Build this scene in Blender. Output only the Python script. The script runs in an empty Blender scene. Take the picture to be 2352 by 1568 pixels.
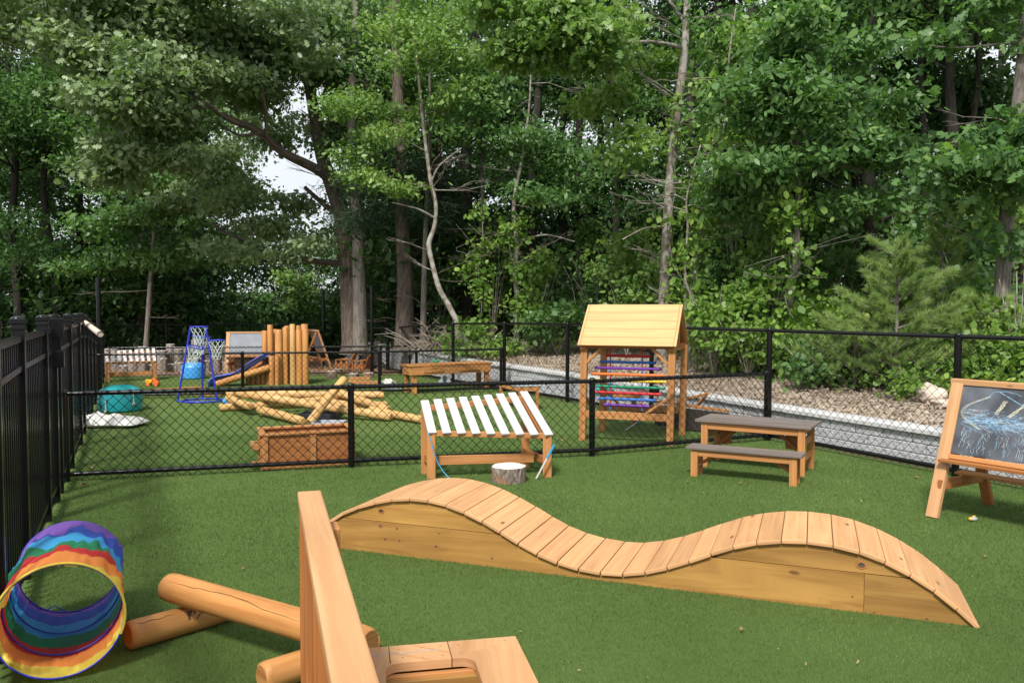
import bpy, math, random
import numpy as np
from mathutils import Vector, Matrix, noise as mnoise
R = math.radians
# ------------------------------------------------------------------ camera, world, sun, exposure
F = 1830.0; CH = 1.5; PITCH = math.atan(73 / F)          # photo measured on a 2352 px wide grid
scene = bpy.context.scene
scene.render.resolution_x = 1024; scene.render.resolution_y = 682
cd = bpy.data.cameras.new('camera'); cam = bpy.data.objects.new('camera', cd)
scene.collection.objects.link(cam); scene.camera = cam
cd.sensor_width = 36; cd.lens = F / 2352 * 36; cd.clip_start = 0.05; cd.clip_end = 500
cam.location = (0, 0, CH); cam.rotation_euler = (R(90) - PITCH, 0, 0)
W = bpy.data.worlds.new('World'); scene.world = W; W.use_nodes = True
SUN_EL, SUN_AZ = R(51), R(197)       # azimuth: clockwise from +Y
def world_nodes():
    nt = W.node_tree; nt.nodes.clear(); N = nt.nodes.new; L = nt.links.new
    out = N('ShaderNodeOutputWorld'); bg = N('ShaderNodeBackground'); sky = N('ShaderNodeTexSky')
    sky.sky_type = 'NISHITA'; sky.sun_disc = False; sky.sun_elevation = SUN_EL; sky.sun_rotation = SUN_AZ
    tc = N('ShaderNodeTexCoord'); no = N('ShaderNodeTexNoise'); no.inputs['Scale'].default_value = 2.2; no.inputs['Detail'].default_value = 5
    rp = N('ShaderNodeMapRange'); rp.inputs[1].default_value = .3; rp.inputs[2].default_value = .7; rp.inputs[3].default_value = .78; rp.inputs[4].default_value = 1.0
    mx = N('ShaderNodeMix'); mx.data_type = 'RGBA'; mx.inputs['B'].default_value = (8.6, 8.9, 9.4, 1)      # thin bright cloud
    L(tc.outputs['Generated'], no.inputs['Vector']); L(no.outputs['Fac'], rp.inputs[0]); L(rp.outputs[0], mx.inputs['Factor'])
    L(sky.outputs[0], mx.inputs['A']); L(mx.outputs['Result'], bg.inputs[0]); bg.inputs[1].default_value = 0.078
    L(bg.outputs[0], out.inputs[0])
world_nodes()
sl = bpy.data.lights.new('sun', 'SUN'); sl.energy = 3.7; sl.angle = R(10); sl.color = (1, .965, .91)
sun = bpy.data.objects.new('sun', sl); scene.collection.objects.link(sun)
sd = Vector((math.sin(SUN_AZ) * math.cos(SUN_EL), math.cos(SUN_AZ) * math.cos(SUN_EL), math.sin(SUN_EL)))
sun.rotation_euler = sd.to_track_quat('Z', 'Y').to_euler(); sun.location = sd * 60
vs = scene.view_settings; vs.view_transform = 'Standard'; vs.look = 'None'; vs.exposure = 0.58; vs.gamma = 1
scene.cycles.max_bounces = 6; scene.cycles.transparent_max_bounces = 8; scene.cycles.diffuse_bounces = 4

# ------------------------------------------------------------------ helpers
sp_, cp_ = math.sin(PITCH), math.cos(PITCH)
def ray(u, v):
    dx = (u - 1176) / F; dy = (784 - v) / F
    return dx, cp_ + dy * sp_, -sp_ + dy * cp_
def G(u, v, z=0.0):                      # where the sight line meets height z
    x, y, w = ray(u, v); t = (z - CH) / w
    return Vector((x * t, y * t, z))
def P(u, v, D):                          # the point at forward distance D
    x, y, w = ray(u, v); t = D / y
    return Vector((x * t, D, CH + w * t))
col = scene.collection
ORG = {}
V3 = Vector
def setp(o, label=None, cat=None, group=None, kind=None, category=None):
    cat = cat or category
    if label: o['label'] = label
    if cat: o['category'] = cat
    if group: o['group'] = group
    if kind: o['kind'] = kind
    return o
def thing(name, label, cat, loc=(0, 0, 0), rz=0.0, group=None):
    o = bpy.data.objects.new(name, None); col.objects.link(o); o.location = loc; o.rotation_euler = (0, 0, rz)
    o.empty_display_size = .1
    ORG[o] = V3(loc)
    return setp(o, label, cat, group)
def duptree(o, parent=None):
    c = o.copy(); col.objects.link(c)
    if parent is not None: c.parent = parent
    for ch in list(o.children): duptree(ch, c)
    return c

NOSPLIT = {'table_top', 'deck_planks', 'back_panel', 'seat', 'roof_slope', 'backrest', 'side_board', 'knot', 'post', 'top_rail', 'middle_rail', 'bottom_rail', 'pickets', 'screws', 'gate_latch', 'handle', 'head', 'support_rod', 'hoop', 'base_ring', 'net', 'tie_cord', 'cap', 'blocks', 'twigs', 'twig', 'rod', 'wire_mesh', 'upright_pole'}
class MB:
    """collects boxes, beams, tubes ... and links them as one mesh object"""
    def __init__(s): s.pid = 0; s.pc = []; s.v = []; s.f = []; s.uv = []; s.mi = []; s.sm = []; s.cur = 0; s.k = random.random() * 50
    def _add(s, vs, fs, uvs, smooth=False):
        b = len(s.v); s.v += [tuple(p) for p in vs]
        for f, u in zip(fs, uvs):
            s.f.append([b + i for i in f]); s.uv.append(u); s.mi.append(s.cur); s.sm.append(smooth); s.pc.append(s.pid)
    def beam(s, a, b, w, h, up=(0, 0, 1), taper=1.0):
        s.pid += 1
        a = V3(a); b = V3(b); d = b - a; L = d.length; d = d.normalized(); up = V3(up)
        if abs(d.dot(up)) > .98: up = V3((0, 1, 0)) if abs(d.y) < .9 else V3((1, 0, 0))
        x = d.cross(up).normalized(); y = x.cross(d).normalized()
        vs = []
        for c, k in ((a, 1), (b, taper)):
            for sx, sy in ((-1, -1), (1, -1), (1, 1), (-1, 1)): vs.append(c + x * (sx * w / 2 * k) + y * (sy * h / 2 * k))
        o = random.random() * 30; o2 = random.random() * 30
        fs = [(0, 1, 5, 4), (1, 2, 6, 5), (2, 3, 7, 6), (3, 0, 4, 7)]; uv = []
        q = 0
        for f, ww in zip(fs, (w, h, w, h)):
            uv.append([(o, o2 + q), (o, o2 + q + ww), (o + L, o2 + q + ww), (o + L, o2 + q)]); q += ww
        fs += [(3, 2, 1, 0), (4, 5, 6, 7)]
        e = [(o, o2), (o + h * .3, o2), (o + h * .3, o2 + w), (o, o2 + w)]; uv += [e, e]
        s._add(vs, fs, uv); return s
    def box(s, c, size, rz=0.0):
        sx, sy, sz = size; M = Matrix.Rotation(rz, 3, 'Z')
        if sx >= sy and sx >= sz: d = M @ V3((1, 0, 0)); s.beam(V3(c) - d * sx / 2, V3(c) + d * sx / 2, sy, sz)
        elif sy >= sz: d = M @ V3((0, 1, 0)); s.beam(V3(c) - d * sy / 2, V3(c) + d * sy / 2, sx, sz)
        else:
            d = V3((0, 0, 1)); s.beam(V3(c) - d * sz / 2, V3(c) + d * sz / 2, sx if 0 else sx, sy, up=M @ V3((0, 1, 0)))
        return s
    def tube(s, pts, rad, n=8, cap=True, smooth=True, capin=0.0):
        s.pid += 1; pts = [V3(p) for p in pts]; m = len(pts)
        if not hasattr(rad, '__len__'): rad = [rad] * m
        pr = None; rings = []; o = random.random() * 30; L = 0; Ls = []
        for i in range(m):
            t = (pts[min(i + 1, m - 1)] - pts[max(i - 1, 0)]).normalized()
            if pr is None:
                a = V3((0, 0, 1)) if abs(t.z) < .9 else V3((1, 0, 0)); x = t.cross(a).normalized()
            else: x = (pr - t * pr.dot(t)).normalized()
            pr = x; y = t.cross(x)
            if i: L += (pts[i] - pts[i - 1]).length
            Ls.append(L)
            rings.append([pts[i] + (x * math.cos(k * math.tau / n) + y * math.sin(k * math.tau / n)) * rad[i] for k in range(n)])
        vs = [p for r in rings for p in r]; fs = []; uv = []
        for i in range(m - 1):
            c0 = math.tau * max(rad[i], 1e-4)
            for k in range(n):
                k2 = (k + 1) % n
                fs.append((i * n + k, i * n + k2, (i + 1) * n + k2, (i + 1) * n + k))
                uv.append([(o + Ls[i], k / n * c0), (o + Ls[i], (k + 1) / n * c0), (o + Ls[i + 1], (k + 1) / n * c0), (o + Ls[i + 1], k / n * c0)])
        s._add(vs, fs, uv, smooth)
        if cap:
            for ring, rev in ((0, True), (m - 1, False)):
                idx = [p for p in rings[ring]]
                f = list(range(n)); f = f[::-1] if rev else f
                r = rad[ring]
                u = [(o + .15 * math.cos(k * math.tau / n) * r, o + math.sin(k * math.tau / n) * r * 3) for k in f]
                s._add(idx, [f], [u], False)
        return s
    def lathe(s, prof, c=(0, 0, 0), n=24, smooth=True):
        c = V3(c); vs = []; fs = []; uv = []; m = len(prof); o = random.random() * 20
        for r, z in prof: vs += [c + V3((r * math.cos(k * math.tau / n), r * math.sin(k * math.tau / n), z)) for k in range(n)]
        for i in range(m - 1):
            for k in range(n):
                k2 = (k + 1) % n; fs.append((i * n + k, i * n + k2, (i + 1) * n + k2, (i + 1) * n + k))
                uv.append([(o + prof[i][1], k / n), (o + prof[i][1], (k + 1) / n), (o + prof[i + 1][1], (k + 1) / n), (o + prof[i + 1][1], k / n)])
        s._add(vs, fs, uv, smooth); return s
    def prism(s, poly, a, b):
        """polygon given as 3D points, swept from offset a to offset b"""
        s.pid += 1; a = V3(a); b = V3(b); n = len(poly); P0 = [V3(p) + a for p in poly]; P1 = [V3(p) + b for p in poly]
        fs = [list(range(n))[::-1], [n + i for i in range(n)]]
        o = random.random() * 20
        x0 = V3(poly[0]); d = (V3(poly[1]) - x0); 
        far = max(poly, key=lambda p: (V3(p) - x0).length); d = (V3(far) - x0).normalized()
        def q(p):
            e = V3(p) - x0; return (o + e.dot(d), o + (e - d * e.dot(d)).length)
        uv = [[q(poly[i]) for i in range(n)][::-1], [q(poly[i]) for i in range(n)]]
        for i in range(n):
            j = (i + 1) % n; fs.append((i, j, n + j, n + i)); l = (P0[j] - P0[i]).length; w = (b - a).length
            uv.append([(o, o), (o + l, o), (o + l, o + w), (o, o + w)])
        s._add(P0 + P1, fs, uv); return s
    def quad(s, a, b, c, d, smooth=False):
        la = (V3(b) - V3(a)).length; lb = (V3(d) - V3(a)).length
        s._add([a, b, c, d], [(0, 1, 2, 3)], [[(0, 0), (la, 0), (la, lb), (0, lb)]], smooth); return s
    def ball(s, c, r, n=12, sq=(1, 1, 1), noise_=0.0, seed=0, smooth=True):
        vs = []; fs = []; uv = []; m = n // 2
        for i in range(m + 1):
            th = math.pi * i / m
            for k in range(n):
                ph = math.tau * k / n; d = V3((math.sin(th) * math.cos(ph), math.sin(th) * math.sin(ph), math.cos(th)))
                q = 1 + (noise_ * mnoise.noise(d * 1.6 + V3((seed * 7.1, 0, seed))) if noise_ else 0) + (noise_ * .4 * mnoise.noise(d * 4 + V3((0, seed * 3.3, 0))) if noise_ else 0)
                vs.append(V3(c) + V3((d.x * sq[0], d.y * sq[1], d.z * sq[2])) * r * q)
        for i in range(m):
            for k in range(n):
                k2 = (k + 1) % n; fs.append((i * n + k, (i + 1) * n + k, (i + 1) * n + k2, i * n + k2)); uv.append([(k / n, i / m)] * 4)
        s._add(vs, fs, uv, smooth); return s
    def build(s, name, mat, parent=None, world=False, bev=0.0, **kw):
        if parent is not None and name not in NOSPLIT and 1 < s.pid <= 24 and len(set(s.pc)) == s.pid:
            o = None; one = {'branches': 'branch', 'side_panels': 'side_panel', 'panel': 'panel', 'stems': 'stem'}.get(name, name)
            for k in range(1, s.pid + 1):
                q = MB(); q.pid = 0; mp = {}
                for f, u, mi, sm, pc in zip(s.f, s.uv, s.mi, s.sm, s.pc):
                    if pc != k: continue
                    for i in f:
                        if i not in mp: mp[i] = len(q.v); q.v.append(s.v[i])
                    q.f.append([mp[i] for i in f]); q.uv.append(u); q.mi.append(mi); q.sm.append(sm); q.pc.append(0)
                o = q.build(one, mat, parent, world, bev, **kw)
            return o
        o_ = V3((0, 0, 0))
        if world and parent is not None: o_ = ORG[parent]
        me = bpy.data.meshes.new(name)
        me.from_pydata([(a - o_.x, b - o_.y, c - o_.z) for a, b, c in s.v], [], s.f)
        uvl = me.uv_layers.new(name='UVMap'); flat = []
        for u in s.uv:
            for q in u: flat += [q[0], q[1]]
        uvl.data.foreach_set('uv', flat)
        for m in (mat if isinstance(mat, (list, tuple)) else [mat]): me.materials.append(m)
        me.polygons.foreach_set('material_index', s.mi); me.polygons.foreach_set('use_smooth', s.sm); me.update()
        o = bpy.data.objects.new(name, me); col.objects.link(o)
        if parent is not None: o.parent = parent; ORG[o] = ORG.get(parent, V3((0, 0, 0)))
        if bev:
            m = o.modifiers.new('bevel', 'BEVEL'); m.width = bev; m.segments = 2; m.limit_method = 'ANGLE'; m.angle_limit = R(50); m.harden_normals = False
        return setp(o, **kw) if kw else o
def npmesh(name, verts, quads, mat, parent=None, k=4, smooth=False, **kw):
    """fast mesh of k-gons; quads (n,k) int array"""
    me = bpy.data.meshes.new(name); n = len(quads)
    me.vertices.add(len(verts)); me.vertices.foreach_set('co', np.asarray(verts, np.float32).ravel())
    me.loops.add(n * k); me.loops.foreach_set('vertex_index', np.asarray(quads, np.int32).ravel())
    me.polygons.add(n); me.polygons.foreach_set('loop_start', np.arange(0, n * k, k, dtype=np.int32))
    me.polygons.foreach_set('loop_total', np.full(n, k, np.int32))
    if smooth: me.polygons.foreach_set('use_smooth', np.ones(n, bool))
    me.update(calc_edges=True); me.materials.append(mat)
    o = bpy.data.objects.new(name, me); col.objects.link(o)
    if parent is not None: o.parent = parent; ORG[o] = ORG.get(parent, V3((0, 0, 0)))
    return setp(o, **kw)

# ------------------------------------------------------------------ materials
def newmat(name):
    m = bpy.data.materials.new(name); m.use_nodes = True; nt = m.node_tree; nt.nodes.clear()
    out = nt.nodes.new('ShaderNodeOutputMaterial'); b = nt.nodes.new('ShaderNodeBsdfPrincipled'); nt.links.new(b.outputs[0], out.inputs[0])
    return m, nt, b, out
def ramp(nt, stops):
    r = nt.nodes.new('ShaderNodeValToRGB'); e = r.color_ramp.elements
    while len(e) < len(stops): e.new(.5)
    for x, (p, c) in zip(e, stops): x.position = p; x.color = (*c, 1)
    return r
def plain(name, c, rough=.5, metal=0.0, var=.12, scale=6, bump=0.0, spec=.5, coat=0):
    m, nt, b, out = newmat(name); N = nt.nodes.new; L = nt.links.new
    tc = N('ShaderNodeTexCoord'); no = N('ShaderNodeTexNoise'); no.inputs['Scale'].default_value = scale; no.inputs['Detail'].default_value = 6
    L(tc.outputs['Object'], no.inputs['Vector'])
    r = ramp(nt, [(.3, [x * (1 - var) for x in c]), (.7, [min(1, x * (1 + var)) for x in c])]); L(no.outputs['Fac'], r.inputs[0]); L(r.outputs[0], b.inputs['Base Color'])
    b.inputs['Roughness'].default_value = rough; b.inputs['Metallic'].default_value = metal; b.inputs['Specular IOR Level'].default_value = spec
    b.inputs['Coat Weight'].default_value = coat
    if bump:
        bp = N('ShaderNodeBump'); bp.inputs['Strength'].default_value = bump; bp.inputs['Distance'].default_value = .01; L(no.outputs['Fac'], bp.inputs['Height']); L(bp.outputs[0], b.inputs['Normal'])
    return m
def wood(name, light, dark, rough=.55, knots=True, grain=34, bump=.15, tone=.22, kcol=(.09, .035, .012), kd=.66):
    m, nt, b, out = newmat(name); N = nt.nodes.new; L = nt.links.new
    uv = N('ShaderNodeUVMap'); mp = N('ShaderNodeMapping'); mp.inputs['Scale'].default_value = (1.3, grain, 1); L(uv.outputs[0], mp.inputs[0])
    n1 = N('ShaderNodeTexNoise'); n1.inputs['Scale'].default_value = 1; n1.inputs['Detail'].default_value = 7; n1.inputs['Roughness'].default_value = .6; n1.inputs['Distortion'].default_value = .6; L(mp.outputs[0], n1.inputs['Vector'])
    mp2 = N('ShaderNodeMapping'); mp2.inputs['Scale'].default_value = (1.6, 5, 1); L(uv.outputs[0], mp2.inputs[0])
    n2 = N('ShaderNodeTexNoise'); n2.inputs['Scale'].default_value = 1; n2.inputs['Detail'].default_value = 3; L(mp2.outputs[0], n2.inputs['Vector'])
    r1 = ramp(nt, [(.28, dark), (.62, light)]); L(n1.outputs['Fac'], r1.inputs[0])
    geo = N('ShaderNodeNewGeometry')
    mr = N('ShaderNodeMapRange'); mr.inputs[3].default_value = 1 - tone * .6; mr.inputs[4].default_value = 1 + tone * .3; L(geo.outputs['Random Per Island'], mr.inputs[0])
    mr2 = N('ShaderNodeMapRange'); mr2.inputs[1].default_value = .3; mr2.inputs[2].default_value = .7; mr2.inputs[3].default_value = 1 - tone * .7; mr2.inputs[4].default_value = 1 + tone * .25; L(n2.outputs['Fac'], mr2.inputs[0])
    mu = N('ShaderNodeMath'); mu.operation = 'MULTIPLY'; L(mr.outputs[0], mu.inputs[0]); L(mr2.outputs[0], mu.inputs[1])
    vm = N('ShaderNodeVectorMath'); vm.operation = 'SCALE'; L(r1.outputs[0], vm.inputs[0]); L(mu.outputs[0], vm.inputs['Scale'])
    last = vm.outputs[0]
    if knots:
        mp3 = N('ShaderNodeMapping'); mp3.inputs['Scale'].default_value = (2.6, 6.5, 1); L(uv.outputs[0], mp3.inputs[0])
        vo = N('ShaderNodeTexVoronoi'); vo.inputs['Scale'].default_value = 1; L(mp3.outputs[0], vo.inputs['Vector'])
        rk = ramp(nt, [(.045, (1, 1, 1)), (.09, (0, 0, 0))]); L(vo.outputs['Distance'], rk.inputs[0])
        sx = N('ShaderNodeSeparateColor'); L(vo.outputs['Color'], sx.inputs[0])
        gt = N('ShaderNodeMath'); gt.operation = 'GREATER_THAN'; gt.inputs[1].default_value = kd; L(sx.outputs[0], gt.inputs[0])
        mm = N('ShaderNodeMath'); mm.operation = 'MULTIPLY'; L(rk.outputs[0], mm.inputs[0]); L(gt.outputs[0], mm.inputs[1])
        m3 = N('ShaderNodeMath'); m3.operation = 'MULTIPLY'; m3.inputs[1].default_value = .75; L(mm.outputs[0], m3.inputs[0])
        mx = N('ShaderNodeMix'); mx.data_type = 'RGBA'; mx.inputs['B'].default_value = (*kcol, 1); L(m3.outputs[0], mx.inputs['Factor']); L(last, mx.inputs['A']); last = mx.outputs['Result']
    L(last, b.inputs['Base Color']); b.inputs['Roughness'].default_value = rough; b.inputs['Specular IOR Level'].default_value = .35
    bp = N('ShaderNodeBump'); bp.inputs['Strength'].default_value = bump; bp.inputs['Distance'].default_value = .003; L(n1.outputs['Fac'], bp.inputs['Height']); L(bp.outputs[0], b.inputs['Normal'])
    return m
def leafmat(name, c1, c2, trans=.3, rough=.42, tipc=None, spec=.32):
    m, nt, b, out = newmat(name); N = nt.nodes.new; L = nt.links.new
    geo = N('ShaderNodeNewGeometry'); tc = N('ShaderNodeTexCoord'); no = N('ShaderNodeTexNoise'); no.inputs['Scale'].default_value = .9; no.inputs['Detail'].default_value = 3
    L(tc.outputs['Object'], no.inputs['Vector'])
    ad = N('ShaderNodeMath'); ad.operation = 'MULTIPLY_ADD'; ad.inputs[1].default_value = .55; L(geo.outputs['Random Per Island'], ad.inputs[0])
    sb = N('ShaderNodeMath'); sb.operation = 'SUBTRACT'; sb.inputs[1].default_value = .28; L(no.outputs['Fac'], sb.inputs[0]); L(sb.outputs[0], ad.inputs[2])
    st = [(.05, c2), (.75, c1)]
    if tipc: st.append((.9, tipc))
    r = ramp(nt, st); L(ad.outputs[0], r.inputs[0]); L(r.outputs[0], b.inputs['Base Color'])
    b.inputs['Roughness'].default_value = rough; b.inputs['Specular IOR Level'].default_value = spec
    tr = N('ShaderNodeBsdfTranslucent'); vm = N('ShaderNodeVectorMath'); vm.operation = 'MULTIPLY'; vm.inputs[1].default_value = (1.1, 1.35, .5); L(r.outputs[0], vm.inputs[0]); L(vm.outputs[0], tr.inputs[0])
    mx = N('ShaderNodeMixShader'); mx.inputs[0].default_value = trans; L(b.outputs[0], mx.inputs[1]); L(tr.outputs[0], mx.inputs[2]); L(mx.outputs[0], out.inputs[0])
    return m
def bark(name, c1, c2, sx=3, sy=22, bump=.7, dist=.02, patch=None):
    m, nt, b, out = newmat(name); N = nt.nodes.new; L = nt.links.new
    uv = N('ShaderNodeUVMap'); mp = N('ShaderNodeMapping'); mp.inputs['Scale'].default_value = (sx, sy, 1); L(uv.outputs[0], mp.inputs[0])
    n1 = N('ShaderNodeTexNoise'); n1.inputs['Scale'].default_value = 1; n1.inputs['Detail'].default_value = 8; n1.inputs['Distortion'].default_value = 1.2; n1.inputs['Roughness'].default_value = .65; L(mp.outputs[0], n1.inputs['Vector'])
    r = ramp(nt, [(.35, c2), (.6, c1)]); L(n1.outputs['Fac'], r.inputs[0]); last = r.outputs[0]
    if patch:
        tc = N('ShaderNodeTexCoord'); n3 = N('ShaderNodeTexNoise'); n3.inputs['Scale'].default_value = 6; n3.inputs['Detail'].default_value = 5; L(tc.outputs['Object'], n3.inputs['Vector'])
        r3 = ramp(nt, [(.5, (0, 0, 0)), (.58, (1, 1, 1))]); L(n3.outputs['Fac'], r3.inputs[0])
        mx = N('ShaderNodeMix'); mx.data_type = 'RGBA'; mx.inputs['B'].default_value = (*patch, 1); L(r3.outputs[0], mx.inputs['Factor']); L(last, mx.inputs['A']); last = mx.outputs['Result']
    L(last, b.inputs['Base Color']); b.inputs['Roughness'].default_value = .9; b.inputs['Specular IOR Level'].default_value = .2
    bp = N('ShaderNodeBump'); bp.inputs['Strength'].default_value = bump; bp.inputs['Distance'].default_value = dist; L(n1.outputs['Fac'], bp.inputs['Height']); L(bp.outputs[0], b.inputs['Normal'])
    return m
def groundmat(name, stops, scales, bump=.5, dist=.02, rough=.9):
    m, nt, b, out = newmat(name); N = nt.nodes.new; L = nt.links.new
    tc = N('ShaderNodeTexCoord'); ns = []
    for s_ in scales:
        n = N('ShaderNodeTexNoise'); n.inputs['Scale'].default_value = s_; n.inputs['Detail'].default_value = 8; n.inputs['Roughness'].default_value = .65; L(tc.outputs['Object'], n.inputs['Vector']); ns.append(n)
    mm = N('ShaderNodeMath'); mm.operation = 'ADD'; L(ns[0].outputs['Fac'], mm.inputs[0]); L(ns[1].outputs['Fac'], mm.inputs[1])
    hf = N('ShaderNodeMath'); hf.operation = 'MULTIPLY'; hf.inputs[1].default_value = .5; L(mm.outputs[0], hf.inputs[0])
    r = ramp(nt, stops); L(hf.outputs[0], r.inputs[0]); L(r.outputs[0], b.inputs['Base Color']); b.inputs['Roughness'].default_value = rough; b.inputs['Specular IOR Level'].default_value = .2
    bp = N('ShaderNodeBump'); bp.inputs['Strength'].default_value = bump; bp.inputs['Distance'].default_value = dist; L(ns[1].outputs['Fac'], bp.inputs['Height']); L(bp.outputs[0], b.inputs['Normal'])
    return m
M_CEDAR = wood('cedar_stain', (.55, .255, .088), (.40, .165, .05), tone=.28)
M_CEDAR_D = wood('cedar_deep', (.45, .18, .055), (.31, .11, .03), tone=.28)
M_CEDAR_L = wood('cedar_worn', (.62, .345, .165), (.49, .25, .105), tone=.24, kd=.5)
M_OLIVE = wood('treated_pine', (.44, .24, .065), (.27, .13, .03), grain=18, tone=.35, kd=.35)
M_ROOF = wood('pale_pine', (.62, .37, .16), (.50, .275, .105), knots=False, tone=.12)
M_POLE = wood('peeled_pole', (.60, .37, .145), (.46, .25, .085), grain=18, tone=.3, kd=.55)
M_POLE_O = wood('oiled_pole', (.58, .28, .085), (.40, .16, .042), grain=17, tone=.38, kd=.45)
M_SLAT = wood('weathered_slat', (.62, .59, .57), (.47, .44, .43), knots=False, tone=.12, grain=40)
M_COMP = wood('composite_board', (.20, .165, .148), (.13, .105, .092), knots=False, rough=.5, grain=60)
M_DARKPANEL = plain('dark_panel', (.03, .022, .018), .6)
M_DEAD = wood('dead_wood', (.30, .25, .20), (.17, .135, .105), knots=False, rough=.9)
M_CUT = wood('cut_wood', (.62, .52, .42), (.45, .36, .28), knots=False, grain=6, rough=.85)
M_BLACK = plain('black_powder_coat', (.003, .003, .0035), .24, spec=.42, var=.3)
M_WIRE = plain('black_vinyl_wire', (.003, .003, .003), .45, var=.2, spec=.3)
M_BARK_O = bark('furrowed_bark', (.20, .16, .13), (.055, .042, .033), 2.2, 20, 1, .05)
M_BARK_G = bark('grey_bark', (.25, .225, .195), (.085, .07, .058), 2.5, 24, .8, .03)
M_BARK_D = bark('dark_bark', (.050, .044, .036), (.018, .016, .013), 3, 18)
M_BARK_B = bark('pale_mottled_bark', (.27, .235, .195), (.105, .082, .065), 8, 14, .5, .015, patch=(.34, .32, .285))
M_BARK_S = bark('stump_bark', (.34, .28, .23), (.06, .042, .032), 5, 20, 1, .04, patch=(.30, .17, .10))
M_LEAF_OAK = leafmat('oak_leaf', (.26, .345, .165), (.115, .185, .075), .34, tipc=(.42, .50, .28), spec=.45, rough=.42)
M_LEAF_MID = leafmat('maple_leaf', (.14, .255, .08), (.05, .12, .034), .38, tipc=(.29, .42, .13))
M_LEAF_LIGHT = leafmat('sapling_leaf', (.215, .33, .085), (.085, .17, .04), .4, tipc=(.38, .48, .16))
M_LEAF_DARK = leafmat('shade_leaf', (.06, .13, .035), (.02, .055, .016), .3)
M_LEAF_VINE = leafmat('vine_leaf', (.215, .33, .065), (.075, .17, .03), .38, tipc=(.34, .45, .10))
M_PINE = leafmat('pine_needle', (.34, .44, .15), (.16, .25, .08), .35, tipc=(.60, .62, .22))
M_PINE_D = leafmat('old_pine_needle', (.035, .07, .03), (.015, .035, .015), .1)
M_BLOCK = groundmat('split_face_block', [(.3, (.36, .36, .365)), (.5, (.56, .56, .565)), (.72, (.74, .74, .74))], (5, 28), 1, .03)
M_CAP = plain('concrete_cap', (.62, .61, .60), .8, var=.15, scale=10, bump=.2)
M_LITTER = groundmat('leaf_litter_soil', [(.3, (.15, .115, .085)), (.5, (.36, .30, .24)), (.7, (.55, .48, .41))], (1.5, 26), .8, .03)
M_SOIL = groundmat('wood_floor_soil', [(.3, (.03, .022, .014)), (.5, (.075, .055, .035)), (.7, (.13, .10, .07))], (.8, 14), .8, .04)
M_CHIPS = groundmat('wood_chip_bed', [(.3, (.16, .09, .055)), (.5, (.34, .21, .14)), (.7, (.52, .38, .28))], (3, 30), 1, .02)
M_TURF = groundmat('turf_backing', [(.36, (.066, .108, .022)), (.5, (.09, .143, .033)), (.64, (.118, .173, .045))], (.5, 220), .9, .012)
M_DEADLEAF = leafmat('dead_leaf', (.33, .21, .12), (.16, .085, .045), .15, rough=.7, tipc=(.55, .42, .30))
M_LITTERLEAF = leafmat('bleached_leaf', (.42, .34, .26), (.20, .14, .10), .1, rough=.8, tipc=(.60, .52, .44))
M_ROCK = plain('pale_rock', (.50, .42, .34), .85, var=.3, scale=5, bump=.6)
M_ROCK_G = plain('grey_rock', (.26, .255, .25), .85, var=.3, scale=5, bump=.6)
M_WHITE = plain('off_white_cloth', (.68, .66, .62), .8, var=.06, scale=8)
M_TEAL = plain('teal_plastic', (.015, .30, .32), .3, var=.06)
M_BLUEPL = plain('blue_plastic', (.06, .30, .68), .3, var=.06)
M_NAVY = plain('blue_paint', (.02, .035, .42), .35, var=.1)
M_SLIDE = plain('slide_blue', (.09, .16, .72), .35, var=.08)
M_NET = plain('net_cord', (.62, .72, .68), .8)
M_RED = plain('red_paint', (.50, .012, .018), .3, var=.15); M_BLUE = plain('rod_blue', (.02, .13, .45), .3, var=.15); M_PURPLE = plain('rod_purple', (.13, .025, .28), .3, var=.15)
M_ORANGE = plain('rod_orange', (.75, .15, .025), .3, var=.15); M_YELLOW = plain('rod_yellow', (.80, .50, .02), .3, var=.15); M_GREEN = plain('rod_green', (.01, .22, .12), .3, var=.15)
M_SLATE = plain('chalkboard', (.075, .083, .098), .8, var=.6, scale=5)
M_GREYBOARD = plain('grey_board', (.20, .215, .245), .6)
M_CHALKB = plain('blue_chalk', (.19, .33, .47), 1, var=.4, scale=60); M_CHALKY = plain('yellow_chalk', (.48, .45, .34), 1, var=.35, scale=60); M_CHALKW = plain('white_chalk', (.33, .38, .42), 1, var=.5, scale=60)
M_GREYPL = plain('grey_plastic', (.33, .35, .38), .45)
M_TAPE = plain('marker_blue', (.03, .28, .50), .4)
M_FROG = plain('toy_green', (.03, .30, .10), .4)
M_TRUCKY = plain('toy_yellow', (.80, .42, .02), .4); M_TRUCKO = plain('toy_orange', (.80, .16, .03), .4)

# ------------------------------------------------------------------ the setting
PER = [V3((5.9, 3.6, 0)), V3((5.07, 5.1, 0)), V3((3.98, 7.1, 0)), V3((2.95, 9.12, 0)), V3((1.93, 11.0, 0)), V3((.9, 12.9, 0)), V3((-.14, 14.6, 0)), V3((-1.2, 16.2, 0)), V3((-2.15, 17.9, 0)), V3((-3.03, 19.5, 0))]
LEFT = [(-.9, .9), (-1.5, 2.1), (-2.185, 3.34), (-2.72, 4.39), (-3.30, 5.6), (-3.55, 6.15), (-3.69, 6.46), (-4.18, 7.5), (-4.78, 8.76), (-5.19, 9.6), (-5.62, 10.5), (-6.05, 11.4), (-6.63, 12.6), (-7.49, 14.4), (-8.3, 16.1), (-9.0, 17.5)]
def poly_obj(name, pts, z, mat, **kw):
    me = bpy.data.meshes.new(name); me.from_pydata([(x, y, z) for x, y in pts], [], [list(range(len(pts)))]); me.materials.append(mat)
    o = bpy.data.objects.new(name, me); col.objects.link(o); return setp(o, **kw)
poly_obj('ground', [(-150, -60), (150, -60), (150, 260), (-150, 260)], -.012, M_SOIL, kind='structure')
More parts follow.
